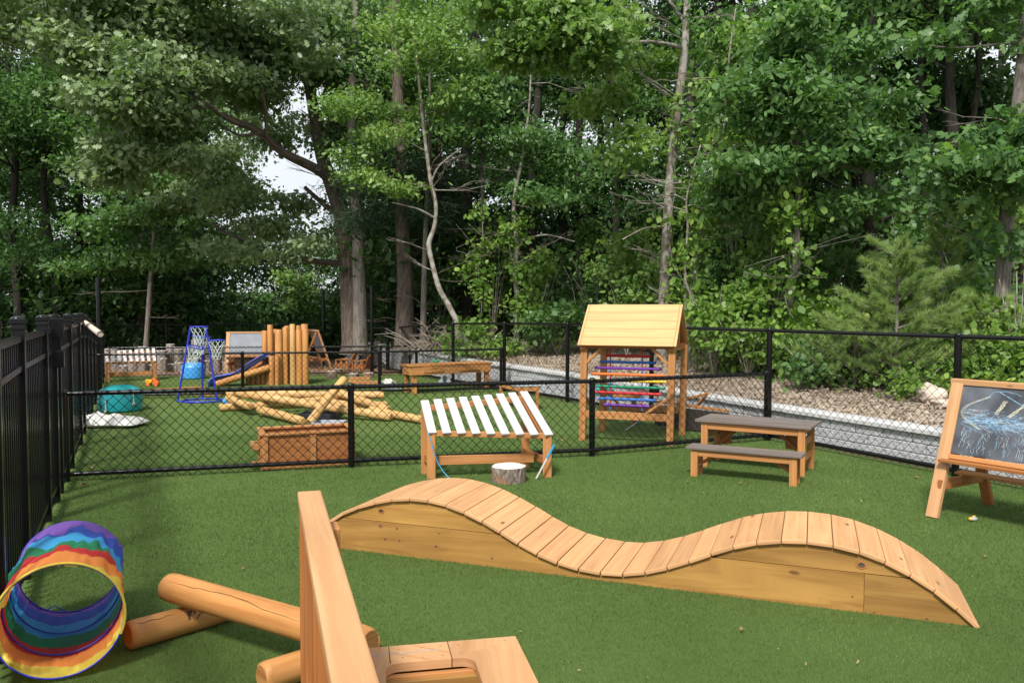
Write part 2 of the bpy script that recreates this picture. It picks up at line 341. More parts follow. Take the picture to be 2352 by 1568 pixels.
turf_pts = [(-.6, -3), (7, -3), (6.15, 3.6)] + [(p.x + .12, p.y + .06) for p in PER[1:9]] + [(-2.5, 18.5), (-9.4, 17.9)] + [(x, y) for x, y in LEFT[::-1]]
poly_obj('turf', turf_pts, .0, M_TURF, kind='structure')
poly_obj('wood_chip_bed', [(-9.9, 17.85), (-2.6, 18.45), (-3.4, 21), (-4.6, 24), (-13, 24.5)], .004, M_CHIPS, kind='structure')
# turf pile: real blades, thinning with distance
def turf_blades():
    rg = np.random.default_rng(3); n = 660000
    # sample positions with density falling with distance
    y = 1.9 * np.exp(rg.random(n) * math.log(9.5 / 1.9)); x = (rg.random(n) * 2 - 1) * (.78 * y + .2)
    # keep inside fences
    lx = np.interp(y, [p[1] for p in LEFT], [p[0] for p in LEFT]); rx = np.interp(y, [p.y for p in PER], [p.x for p in PER])
    k = (x > lx + .02) & (x < rx); x, y = x[k], y[k]; n = len(x)
    sc = np.clip(y / 4.2, .7, 2.0); h = (.010 + .008 * rg.random(n)) * np.clip(sc, .8, 1.2); w = .0013 * sc
    a = rg.random(n) * math.tau; lean = rg.normal(0, .42, (n, 2)) * h[:, None]
    c, s = np.cos(a) * w, np.sin(a) * w
    v = np.zeros((n, 3, 3), np.float32)
    v[:, 0] = np.stack([x - c, y - s, np.full(n, -.001)], 1); v[:, 1] = np.stack([x + c, y + s, np.full(n, -.001)], 1)
    v[:, 2] = np.stack([x + lean[:, 0], y + lean[:, 1], h], 1)
    m = leafmat('turf_blade', (.128, .204, .054), (.045, .090, .02), .25, rough=.6, tipc=(.22, .31, .12), spec=.2)
    npmesh('turf_pile', v.reshape(-1, 3), np.arange(n * 3).reshape(n, 3), m, k=3, label='short green artificial turf pile covering the yard', category='turf', kind='stuff')
turf_blades()

# block retaining wall just outside the right-hand fence
def offset(pts, d):
    out = []
    for i, p in enumerate(pts):
        t = (pts[min(i + 1, len(pts) - 1)] - pts[max(i - 1, 0)]).normalized(); out.append(V3((p.x + t.y * d, p.y - t.x * d, 0)))
    return out
WL = offset(PER, .22) + [V3((-4.05, 21.2, 0)), V3((-4.75, 22.3, 0))]
WZ = [.34, .34, .345, .355, .385, .42, .45, .48, .53, .60, .64, .64]
WLEN = [0]
for i in range(1, len(WL)): WLEN.append(WLEN[-1] + (WL[i] - WL[i - 1]).length)
def walong(s):
    return V3((float(np.interp(s, WLEN, [p.x for p in WL])), float(np.interp(s, WLEN, [p.y for p in WL])), 0))
def wall():
    t = thing('retaining_wall', 'low grey split-face block retaining wall with pale cap, outside the right-hand fence', 'wall', WL[5])
    m = MB(); rg = random.Random(4); tot = WLEN[-1]
    for c in range(4):
        s = -.0 + (c % 2) * .17
        while s < tot - .3:
            l = .33; a = walong(s + .004); b = walong(min(s + l - .004, tot)); zt = float(np.interp(s, WLEN, WZ)) - .05
            h = zt / 3
            if c < 3:
                d = (b - a).normalized(); n = V3((d.y, -d.x, 0)); off = n * (.14 + c * .012 + rg.uniform(-.006, .006))
                # subdivided rough front
                q0 = a + off; q1 = b + off; zz0 = c * h + .003; zz1 = (c + 1) * h - .003
                m.beam(V3((q0.x, q0.y, (zz0 + zz1) / 2)), V3((q1.x, q1.y, (zz0 + zz1) / 2)), .24, zz1 - zz0)
            s += l
    m.build('blocks', M_BLOCK, t, world=True, bev=.008)
    m = MB(); s = 0
    while s < tot - .1:
        l = .48; a = walong(s + .002); b = walong(min(s + l - .002, tot)); z = float(np.interp(s + .2, WLEN, WZ)) - .024
        d = (b - a).normalized(); n = V3((d.y, -d.x, 0)) * .16
        m.beam(a + n + V3((0, 0, z)), b + n + V3((0, 0, z)), .30, .048); s += l
    m.build('cap', M_CAP, t, world=True, bev=.006)
wall()
def floor_z(p):      # forest floor height at plan point, outside the wall
    best = 1e9; bz = .4
    for i in range(len(WL) - 1):
        a, b = WL[i], WL[i + 1]; d = b - a; L2 = d.length_squared; t = max(0, min(1, ((p[0] - a.x) * d.x + (p[1] - a.y) * d.y) / L2))
        q = a + d * t; e = math.hypot(p[0] - q.x, p[1] - q.y)
        side = (p[0] - a.x) * d.y - (p[1] - a.y) * d.x
        if e < best: best = e; bz = WZ[i] + (WZ[i + 1] - WZ[i]) * t; sd_ = side
    if sd_ < 0: return -.01
    return bz - .03 + min(.6, .065 * max(0, best - .3))
def forest_floor():
    rows = [.27, .5, .8, 1.2, 1.8, 2.6, 3.6, 5, 8, 14, 30, 70]; vs = []; fs = []; n = 60
    tot = WLEN[-1]
    for j, d_ in enumerate(rows):
        for i in range(n + 1):
            s = tot * i / n; a = walong(max(0, s - .8)); b = walong(min(tot, s + .8)); d = (b - a).normalized(); nn = V3((d.y, -d.x, 0)); p = walong(s) + nn * d_
            zw = float(np.interp(s, WLEN, WZ)); z = zw - .03 + min(.6, .065 * max(0, d_ - .3))
            if d_ > .3: z += .05 * mnoise.noise(V3((p.x * .9, p.y * .9, 0)))
            vs.append((p.x, p.y, z))
    for j in range(len(rows) - 1):
        for i in range(n): k = j * (n + 1) + i; fs.append((k, k + 1, k + n + 2, k + n + 1))
    me = bpy.data.meshes.new('forest_floor'); me.from_pydata(vs, [], fs); me.materials.append(M_LITTER)
    for p in me.polygons: p.use_smooth = True
    o = bpy.data.objects.new('forest_floor', me); col.objects.link(o); setp(o, kind='structure')
forest_floor()
def wpos(s, d):
    a = walong(max(0, s - .8)); b = walong(min(WLEN[-1], s + .8)); dd = (b - a).normalized(); p = walong(s) + V3((dd.y, -dd.x, 0)) * d
    zw = float(np.interp(s, WLEN, WZ)); return V3((p.x, p.y, zw - .03 + min(.6, .065 * max(0, d - .3))))

# ------------------------------------------------------------------ chain link fences
def chain(m, a, b, za0, za1, zb0, zb1, sp=.092, r=.0030):
    """woven wire between plan points a, b (4-sided wires, bent at every crossing is below pixel size)"""
    a = V3(a); b = V3(b); d = b - a; L = d.length; d.normalize(); nrm = V3((d.y, -d.x, 0))
    H = max(za1 - za0, zb1 - zb0)
    def pt(s, z, o):
        t = s / L; lo = za0 + (zb0 - za0) * t; hi = za1 + (zb1 - za1) * t
        return a + d * s + nrm * o + V3((0, 0, lo + (hi - lo) * z / H))
    k = -H
    while k < L:
        for sg in (1, -1):
            s0, s1 = k, k + H; z0, z1 = 0.0, H
            if s0 < 0: z0 = -s0; s0 = 0
            if s1 > L: z1 = H - (s1 - L); s1 = L
            if s1 - s0 < .01: continue
            if sg == 1: p, q = pt(s0, z0, r), pt(s1, z1, r)
            else: p, q = pt(L - s0, z0, -r), pt(L - s1, z1, -r)
            wire(m, p, q, r)
        k += sp
def wire(m, p, q, r):
    d = (q - p).normalized(); x = d.cross(V3((0, 0, 1))); x = x.normalized() * r if x.length > 1e-4 else V3((r, 0, 0)); y = d.cross(x).normalized() * r
    vs = [p + x, p + y, p - x, p - y, q + x, q + y, q - x, q - y]
    fs = [(0, 1, 5, 4), (1, 2, 6, 5), (2, 3, 7, 6), (3, 0, 4, 7)]; m._add(vs, fs, [[(0, 0)] * 4] * 4, True)
def clfence(name, label, pts, hts, z0s, post_r, rail_r, label_posts=None, skip_post=(), gap=.045, wire_r=.0025, sp=.092, mesh_from=0.0, ends=True):
    t = thing(name, label, 'fence', pts[0])
    tot = []
    for i, p in enumerate(pts):
        if i in skip_post: continue
        m = MB(); m.tube([V3((p.x, p.y, -.05)), V3((p.x, p.y, z0s[i] + hts[i] + .012))], post_r, 12)
        m.ball((p.x, p.y, z0s[i] + hts[i] + .012), post_r * 1.12, 12, (1, 1, .8))
        m.tube([V3((p.x, p.y, z0s[i] + hts[i] - .03)), V3((p.x, p.y, z0s[i] + hts[i] - .005))], post_r * 1.15, 12)
        for zz in (.25, .55, .8): m.tube([V3((p.x, p.y, z0s[i] + hts[i] * zz)), V3((p.x, p.y, z0s[i] + hts[i] * zz + .018))], post_r * 1.1, 12)
        m.build('post', M_BLACK, t, world=True)
    for nm, off in (('top_rail', 0), ('bottom_rail', 1)):
        m = MB()
        for i in range(len(pts) - 1):
            za = z0s[i] + (hts[i] if off == 0 else gap + .02); zb = z0s[i + 1] + (hts[i + 1] if off == 0 else gap + .02)
            m.tube([pts[i] + V3((0, 0, za)), pts[i + 1] + V3((0, 0, zb))], rail_r, 10)
            L = (pts[i + 1] - pts[i]).length; n = max(2, int(L / .45))
            for k in range(1, n):     # tie wires
                q = pts[i].lerp(pts[i + 1], k / n); z = za + (zb - za) * k / n; dd = (pts[i + 1] - pts[i]).normalized()
                c = V3((q.x, q.y, z)); m.tube([c - dd * .004, c + dd * .004], rail_r * 1.14, 8)
        m.build(nm, M_BLACK, t, world=True)
    m = MB()
    for i in range(len(pts) - 1):
        a, b = pts[i], pts[i + 1]; dd = (b - a).normalized()
        n = V3((-dd.y, dd.x, 0)) * -(rail_r + .004)
        a2 = a + n + dd * (mesh_from if i == 0 else 0)
        chain(m, a2, b + n, z0s[i] + .01, z0s[i] + hts[i] + .03, z0s[i + 1] + .01, z0s[i + 1] + hts[i + 1] + .03, sp=sp, r=wire_r)
    m.build('wire_mesh', M_WIRE, t, world=True)
    return t
clfence('chain_link_fence', 'tall black chain-link fence along the grey retaining wall on the right', PER, [1.26] * 6 + [1.245, 1.215, 1.14, 1.035], [0] * 10, .032, .021, wire_r=.0021)
FARP = [V3((-3.03, 19.5, 0)), V3((-4.05, 21.2, 0)), V3((-4.9, 22.9, 0)), V3((-5.5, 24.2, 0)), V3((-8.0, 24.2, 0)), V3((-10.5, 24.2, 0)), V3((-12.9, 24.2, 0)), V3((-15.5, 24.2, 0))]
FARP[0] = V3((-3.08, 19.6, 0))
clfence('chain_link_fence', 'farthest black chain-link fence, in front of the dark wood behind the stump row', FARP, [1.035, 1.02, 1.03, 1.04, 1.05, 1.05, 1.05, 1.05], [0] * 8, .028, .018, wire_r=.0021)
F1 = [V3((-3.89, 6.9, 0)), V3((-1.53, 7.54, 0)), V3((.82, 8.12, 0)), V3((2.92, 9.1, 0))]
clfence('chain_link_fence', 'nearest low black chain-link fence, running behind the slatted bench', F1, [.77] * 4, [0] * 4, .031, .021, wire_r=.0029, mesh_from=.08)
F2 = [V3((-6.95, 13.26, 0)), V3((-4.66, 13.75, 0)), V3((-2.35, 14.1, 0)), V3((-.2, 14.55, 0))]
clfence('chain_link_fence', 'middle low black chain-link fence, in front of the slide and the log fort', F2, [.75, .75, .75, .78], [0] * 4, .028, .019)
F3 = [V3((-9.0, 17.5, 0)), V3((-7.0, 17.75, 0)), V3((-5.0, 17.95, 0)), V3((-3.0, 18.2, 0)), V3((-2.35, 18.3, 0))]
clfence('chain_link_fence', 'low black chain-link fence between the turf and the wood chips at the back', F3, [.66] * 5, [0] * 5, .026, .018)

# ornamental picket fence on the left
def picket_fence():
    t = thing('picket_fence', 'black metal picket fence running away along the left edge', 'fence', (LEFT[3][0], LEFT[3][1], 0))
    LL = [V3((x, y, 0)) for x, y in LEFT]; ys = [p.y for p in LL]
    top = lambda y: float(np.interp(y, [0, 9.6, 10.5, 11.4, 12.6, 14.4, 17.5], [1.43, 1.43, 1.40, 1.345, 1.26, 1.12, 1.02]))
    for i, p in enumerate(LL):
        zt = top(p.y); m = MB(); w = .062 if i != 6 else .05
        d = (LL[min(i + 1, len(LL) - 1)] - LL[max(i - 1, 0)]).normalized(); a = math.atan2(d.y, d.x)
        m.box((p.x, p.y, zt / 2), (w, w, zt), a)
        m.box((p.x, p.y, zt - .03), (w + .012, w + .012, .022), a); m.box((p.x, p.y, zt + .006), (w + .016, w + .016, .03), a)
        m.ball((p.x, p.y, zt + .02), w * .62, 12, (1, 1, .42))
        m.build('post', M_BLACK, t, world=True, bev=.004)
    for nm, off, hh in (('top_rail', -.09, .035), ('middle_rail', -.25, .035), ('bottom_rail', None, .035)):
        m = MB()
        for i in range(len(LL) - 1):
            a, b = LL[i], LL[i + 1]; d = (b - a).normalized() * .045
            if i == 5: continue
            za, zb = (top(a.y) + off, top(b.y) + off) if off is not None else (.13, .13)
            m.beam(a + d + V3((0, 0, za)), b - d + V3((0, 0, zb)), .035, hh)
        m.build(nm, M_BLACK, t, world=True, bev=.003)
    m = MB(); mr = MB()
    for i in range(len(LL) - 1):
        a, b = LL[i], LL[i + 1]; L = (b - a).length; n = max(1, round(L / .098))
        for k in range(1, n):
            q = a.lerp(b, k / n); z = top(q.y) - .1
            m.beam(V3((q.x, q.y, .035)), V3((q.x, q.y, z)), .017, .017, up=(b - a).normalized())
    m.build('pickets', M_BLACK, t, world=True)
    m = MB(); p = LL[5]        # gate latch and its boxes
    m.box((p.x + .05, p.y - .03, 1.36), (.09, .10, .15), -1.1); m.tube([V3((p.x + .04, p.y - .02, 1.40)), V3((p.x + .04, p.y - .02, 1.475))], .014, 10)
    m.box((p.x + .055, p.y - .03, 1.23), (.035, .05, .18), -1.1); m.box((p.x + .06, p.y - .03, 1.12), (.07, .08, .13), -1.1)
    m.build('gate_latch', M_BLACK, t, world=True, bev=.004)
picket_fence()
# end posts of the cross fences beside the picket fence
for (x, y, h, lab) in ((-3.985, 6.86, .88, 'short black fence post with round cap beside the picket fence, nearest of the three'), (-7.03, 13.2, .85, 'short black fence post with round cap where the middle low fence ends'), (-9.1, 17.4, .8, 'short black fence post with round cap where the farthest low fence ends')):
    m = MB(); m.tube([V3((0, 0, 0)), V3((0, 0, h))], .033, 14); m.ball((0, 0, h), .040, 12, (1, 1, .9)); m.tube([V3((0, 0, h - .03)), V3((0, 0, h))], .039, 14)
    o = m.build('fence_post', M_BLACK); o.location = (x, y, 0); setp(o, lab, 'post', 'terminal posts of the low fences')
# tall poles
for (x, y, h, r, lab) in ((-7.26, 14.0, 2.06, .036, 'tall black steel pole beside the end of the picket fence'), (-4.95, 20.9, 2.02, .035, 'tall black steel pole between the log fort and the stump stools, with a small hook'), (-3.27, 18.6, 2.06, .040, 'tall black steel pole beside the two low wooden chairs')):
    m = MB(); m.tube([V3((0, 0, 0)), V3((0, 0, h))], r, 14); m.tube([V3((0, 0, 0)), V3((0, 0, .02))], r * 2, 14)
    o = m.build('pole', M_BLACK); o.location = (x, y, 0); setp(o, lab, 'pole', 'tall shade-sail poles')
# pale chute tied to the picket fence
m = MB(); a = P(196, 741, 9.9); b = P(230, 767, 9.3); d = b - a
m.tube([(0, 0, 0), d], [.030, .036], 14, cap=False); m.tube([(0, 0, 0) , d * .99], [.026, .031], 14)
o = m.build('chute', M_CUT); o.location = a; setp(o, 'pale wooden chute sticking out over the picket fence', 'chute')

# ------------------------------------------------------------------ near things
# rainbow play tunnel
def tunnel():
    c0 = G(141, 1564); c1 = G(166, 1414); c0.z = c1.z = 0
    ax = (c1 - c0); L = .76; ax = ax.normalized(); t = thing('play_tunnel', 'rainbow striped fabric play tunnel lying on the turf by the picket fence', 'play tunnel', c0)
    side = V3((ax.y, -ax.x, 0)); Rr = .234; nT = 120; nL = 80
    cols = [(.85, .68, .10), (.92, .32, .07), (.66, .045, .045), (.03, .30, .13), (.07, .46, .85), (.06, .13, .60), (.27, .13, .55)]
    mats = []
    for i, c in enumerate(cols):
        mt, nt, b, out = newmat('nylon_%s' % 'yellow orange red green sky blue violet'.split()[i]); b.inputs['Base Color'].default_value = (*c, 1); b.inputs['Roughness'].default_value = .5
        tr = nt.nodes.new('ShaderNodeBsdfTranslucent'); tr.inputs[0].default_value = (*c, 1); mx = nt.nodes.new('ShaderNodeMixShader'); mx.inputs[0].default_value = .45
        nt.links.new(b.outputs[0], mx.inputs[1]); nt.links.new(tr.outputs[0], mx.inputs[2]); nt.links.new(mx.outputs[0], out.inputs[0]); mats.append(mt)
    edges = [0, .10, .26, .38, .54, .74, .89, 1.0]
    m = MB(); vs = []; hoops = [0, .30, .62, 1.0]
    for j in range(nL + 1):
        tt = j / nL
        hd = min(abs(tt - h) for h in hoops); sag = .045 * math.sin(min(1, hd / .16) * math.pi / 2)
        for k in range(nT):
            th = k * math.tau / nT
            n1 = mnoise.noise(V3((math.cos(th) * 2.2, math.sin(th) * 2.2, tt * 2.5))); n2 = mnoise.noise(V3((math.cos(th) * 7, math.sin(th) * 7, tt * 4 + 9)))
            n3 = mnoise.noise(V3((math.cos(th) * 16, math.sin(th) * 16, tt * 3))); r = Rr * (1 - sag + .030 * n3 * min(1, hd / .05) + (.085 * n1 + .05 * n2) * min(1, hd / .08)) * (1 - .035 * tt)
            al = tt * L + (.085 * n1 + .035 * n2) * min(1, hd / .07) + .02 * math.sin(th * 3) * min(1, hd / .07)
            z = Rr + r * math.sin(th); 
            vs.append(ax * al + side * (r * math.cos(th)) + V3((0, 0, max(.004, z) + .012)))
    fs = []; uv = []; mi = []
    for j in range(nL):
        mid = (j + .5) / nL; b_ = max(i for i in range(7) if edges[i] <= mid)
        for k in range(nT):
            k2 = (k + 1) % nT; fs.append((j * nT + k, j * nT + k2, (j + 1) * nT + k2, (j + 1) * nT + k)); uv.append([(0, 0)] * 4); mi.append(b_)
    m._add(vs, fs, uv, True); m.mi = mi
    o = m.build('fabric', mats, t)
    for h in hoops:
        m = MB(); pts = [V3((0, 0, .012)) + ax * (h * L) + side * ((Rr - (.006 if 0 < h < 1 else 0)) * (1 - .035 * h) * math.cos(q * math.tau / 48)) + V3((0, 0, Rr + (Rr * (1 - .035 * h) - (.009 if 0 < h < 1 else .003)) * math.sin(q * math.tau / 48))) for q in range(49)]
        m.tube(pts, .0036, 8, cap=False); m.build('hoop', M_NAVY if h not in (0,) else [M_NAVY], t)
    # yellow binding on the near rim
    m = MB(); pts = [V3((0, 0, .012)) + ax * -.004 + side * ((Rr + .003) * math.cos(q * math.tau / 48)) + V3((0, 0, Rr + .002 + (Rr + .001) * math.sin(q * math.tau / 48))) for q in range(-3, 28)]
    m.tube(pts, .0050, 8); m.build('rim_binding', mats[0], t)
    m = MB(); e = ax * (L + .01); m.tube([e + side * -.02 + V3((0, 0, .02)), e + side * -.07 + V3((0, 0, .06)), e + side * -.12 + V3((0, 0, .045)), e + side * -.10 + V3((0, 0, .01))], .003, 6); m.build('tie_cord', M_NAVY, t)
tunnel()

# logs
BEND = {}
def log_obj(label, a, b, r, mat=None, group=None, name='log', taper=.96, cat='log', nseg=14):
    a = V3(a); b = V3(b); d = b - a; m = MB(); pts = []; rr = []; n = 9; q = V3((random.uniform(-1, 1), random.uniform(-1, 1), random.uniform(-1, 1))) * .006 * d.length
    f = [0, .012, .05] + [.05 + .9 * i / n for i in range(1, n)] + [.95, .988, 1]
    for x in f:
        pts.append(d * x + q * math.sin(x * math.pi)); e = 1 - (1 - taper) * x
        if x < .01 or x > .99: e *= .80
        elif x < .02 or x > .98: e *= .95
        rr.append(r * e * (1 + .004 * math.sin(x * 9 + q.x * 900)))
    m.tube(pts, rr, 20); o = m.build(name, mat or M_POLE); o.location = a; BEND[o] = q
    return setp(o, label, cat, group)
LG = 'crossed logs beside the play tunnel'
A0 = V3((-1.615, 3.69, .205)); A1 = V3((-.555, 3.07, .195))
lgA = log_obj('thick smooth log lying across two others, its far end raised beside the play tunnel', A0, A1, .067, M_POLE_O, LG, taper=.93)
Bl0 = G(293, 1460, .064); Bl1 = G(533, 1392, .06)
lgB = log_obj('lower log under the crossing log, round end facing the play tunnel', Bl0, Bl1, .064, M_POLE_O, LG)
log_obj('log at the bottom edge, partly behind the wooden rail', G(600, 1556, .062), V3((-.60, 3.42, .062)), .06, M_POLE_O, LG)
def crack(o, a, b, r, th0, seed, f0=.05, f1=.75, tp=.07):
    rg = random.Random(seed); d = (V3(b) - V3(a)); L = d.length; d.normalize(); s = V3((d.y, -d.x, 0)).normalized(); t2 = s.cross(d); t2 = t2 if t2.z > 0 else -t2; m = MB(); pts = []; th = th0
    for i in range(26):
        f = f0 + (f1 - f0) * i / 25; th += rg.gauss(0, .05); rr = (r + .0008) * (1.0 - tp * f); pts.append(d * (L * f) + BEND[o] * math.sin(f * math.pi) + (s * math.cos(th) + t2 * math.sin(th)) * rr)
    m.tube(pts, [.0002 + .0016 * math.sin(math.pi * i / 25) * rg.uniform(.6, 1) for i in range(26)], 5); m.build('crack', M_BARK_D, o)
crack(lgA, A0, A1, .067, .8, 3); crack(lgB, Bl0, Bl1, .064, 1.25, 5, .03, .4, .04)
# dark scribble painted on the lower log
def scribble():
    rg = random.Random(8); d = (Bl1 - Bl0).normalized(); up = V3((0, 0, 1)); s = V3((d.y, -d.x, 0)); m = MB(); nn = (s * .75 + up * .66).normalized(); tt = nn.cross(d).normalized()
    for k in range(12):
        al = .30 + rg.uniform(-.055, .055); c = Bl0 + d * al + BEND[lgB] * .8; r = .064
        p0 = rg.uniform(-.35, .35); ln = rg.uniform(.2, .5); dl = rg.uniform(-.02, .02); pts = []
        for i in range(4):
            th = p0 + ln * i / 3 - .2; q = c + d * (dl * i / 3) + (nn * math.cos(th) + tt * math.sin(th)) * r; pts.append(q - Bl0)
        m.tube(pts, .0022, 5)
    o = m.build('paint_marks', M_DARKPANEL, lgB); o['label'] = 'dark painted scribble on the log'
scribble()

# mud kitchen: tall back panel with cap rail, table top with cut-out
def kitchen():
    t = thing('play_kitchen', 'orange play kitchen with tall rail and sink cut-out table top, at the bottom edge', 'play kitchen', (-.6, 2.5, 0))
    a = V3((-.672, 2.62, .885)); b = V3((-.215, 1.14, .885)); d = (b - a).normalized(); n = V3((-d.y, d.x, 0))   # n points right (+x)
    if n.x < 0: n = -n
    m = MB(); m.beam(a, b, .076, .032); m.build('cap_rail', M_CEDAR_L, t, world=True, bev=.005)
    for q, w in ((.035, .05), (.36, .05), (.80, .05), (1.4, .05)):
        m = MB(); p = a + d * q; m.beam(V3((p.x, p.y, 0)) - n * .012, V3((p.x, p.y, .868)) - n * .012, w, .045, up=n); m.build('post', M_CEDAR_D, t, world=True, bev=.004)
    m = MB()
    for z in (.18, .33, .48, .62, .77): m.beam(a + d * .06 + n * .012 + V3((0, 0, z - .885)), b + n * .012 + V3((0, 0, z - .885)), .018, .142)
    m.build('back_panel', M_CEDAR_D, t, world=True, bev=.003)
    # bracket post on the right side of the rail
    m = MB(); p = a + d * .24 + n * .058; m.beam(V3((p.x, p.y, .42)), V3((p.x, p.y, .845)), .036, .085, up=d); m.build('bracket', M_CEDAR, t, world=True, bev=.006)
    # table top: far edge c0->c1, right edge c1->c2
    z = .45; c0 = V3((-.444 - .11, 2.44 - .022, z)); c1 = V3((.011, 2.53, z)); e = (c1 - c0).normalized(); g = V3((e.y, -e.x, 0))
    if g.y > 0: g = -g
    W_ = (c1 - c0).length; x0 = .155; x1 = W_ - .155; y0 = .125; dep = .95; th = .028
    def pt(x, y, zz): return c0 + e * x + g * y + V3((0, 0, zz))
    m = MB()
    def slab(poly): m.prism([pt(x, y, -th) for x, y in poly], (0, 0, 0), (0, 0, th))
    seg = [0, W_ * .30, W_ * .62, W_]; gp = .003; rad = .045
    # far boards (three) and sides, with rounded inner corners
    def arc(cx, cy, a0, a1, k=6): return [(cx + rad * math.cos(R(a0 + (a1 - a0) * i / k)), cy + rad * math.sin(R(a0 + (a1 - a0) * i / k))) for i in range(k + 1)]
    cutl = x0; cutr = x1
    slab([(seg[0], 0), (seg[1] - gp, 0), (seg[1] - gp, y0)] + [(x, y) for x, y in arc(cutl + rad, y0 + rad, -90, -180)] + [(cutl, dep), (0, dep)])
    slab([(seg[1], 0), (seg[2] - gp, 0), (seg[2] - gp, y0), (seg[1], y0)])
    slab([(seg[2], 0), (W_, 0), (W_, dep), (cutr, dep)] + [(x, y) for x, y in arc(cutr - rad, y0 + rad, 0, -90)] + [(seg[2], y0)])
    m.build('table_top', M_CEDAR_L, t, world=True, bev=.005)
    m = MB()
    m.beam(pt(.04, .05, -.03 - .06), pt(W_ - .04, .05, -.09), .028, .12); m.beam(pt(W_ - .03, .07, -.09), pt(W_ - .03, dep, -.09), .028, .12); m.beam(pt(.03, .07, -.09), pt(.03, dep, -.09), .028, .12)
    m.beam(pt(.12, y0 + .015, -.075), pt(W_ - .12, y0 + .015, -.075), .02, .09)
    m.build('apron', M_CEDAR, t, world=True, bev=.003)
    for x in (.05, W_ - .05):
        m = MB(); m.beam(pt(x, .09, -.45), pt(x, .09, -.03), .06, .06, up=e); m.build('leg', M_CEDAR, t, world=True, bev=.004)
    m = MB(); m.beam(pt(.13, .14, -.15), pt(.13, dep, -.15), .02, .26); m.beam(pt(W_ - .13, .16, -.15), pt(W_ - .13, dep, -.15), .02, .26); m.beam(pt(.12, .155, -.16), pt(W_ - .12, .155, -.16), .02, .24)
    m.box(tuple(pt(W_ / 2, .55, -.29)), (W_ - .25, .75, .018), math.atan2(e.y, e.x)); m.build('basin', M_OLIVE, t, world=True, bev=.003)
    m = MB(); zz = .0006
    pts = [pt(.10 + .22 * i / 8, .055 + .004 * math.sin(i * 1.7), zz) for i in range(9)]
    for p, q in zip(pts, pts[1:]): m.quad(p, q, q + g * .004, p + g * .004)
    o = m.build('chalk_line', M_CHALKW, t, world=True)
    m = MB()
    for x, y in ((.06, .03), (.06, .09), (.20, .03), (.21, .09), (.27, .03), (.27, .10), (.33, .03), (.33, .10), (W_ - .04, .03), (W_ - .19, .03), (W_ - .19, .09)):
        m.tube([pt(x, y, -.002), pt(x, y, .0008)], .0028, 8)
    m.build('screws', M_CEDAR_D, t, world=True)
kitchen()

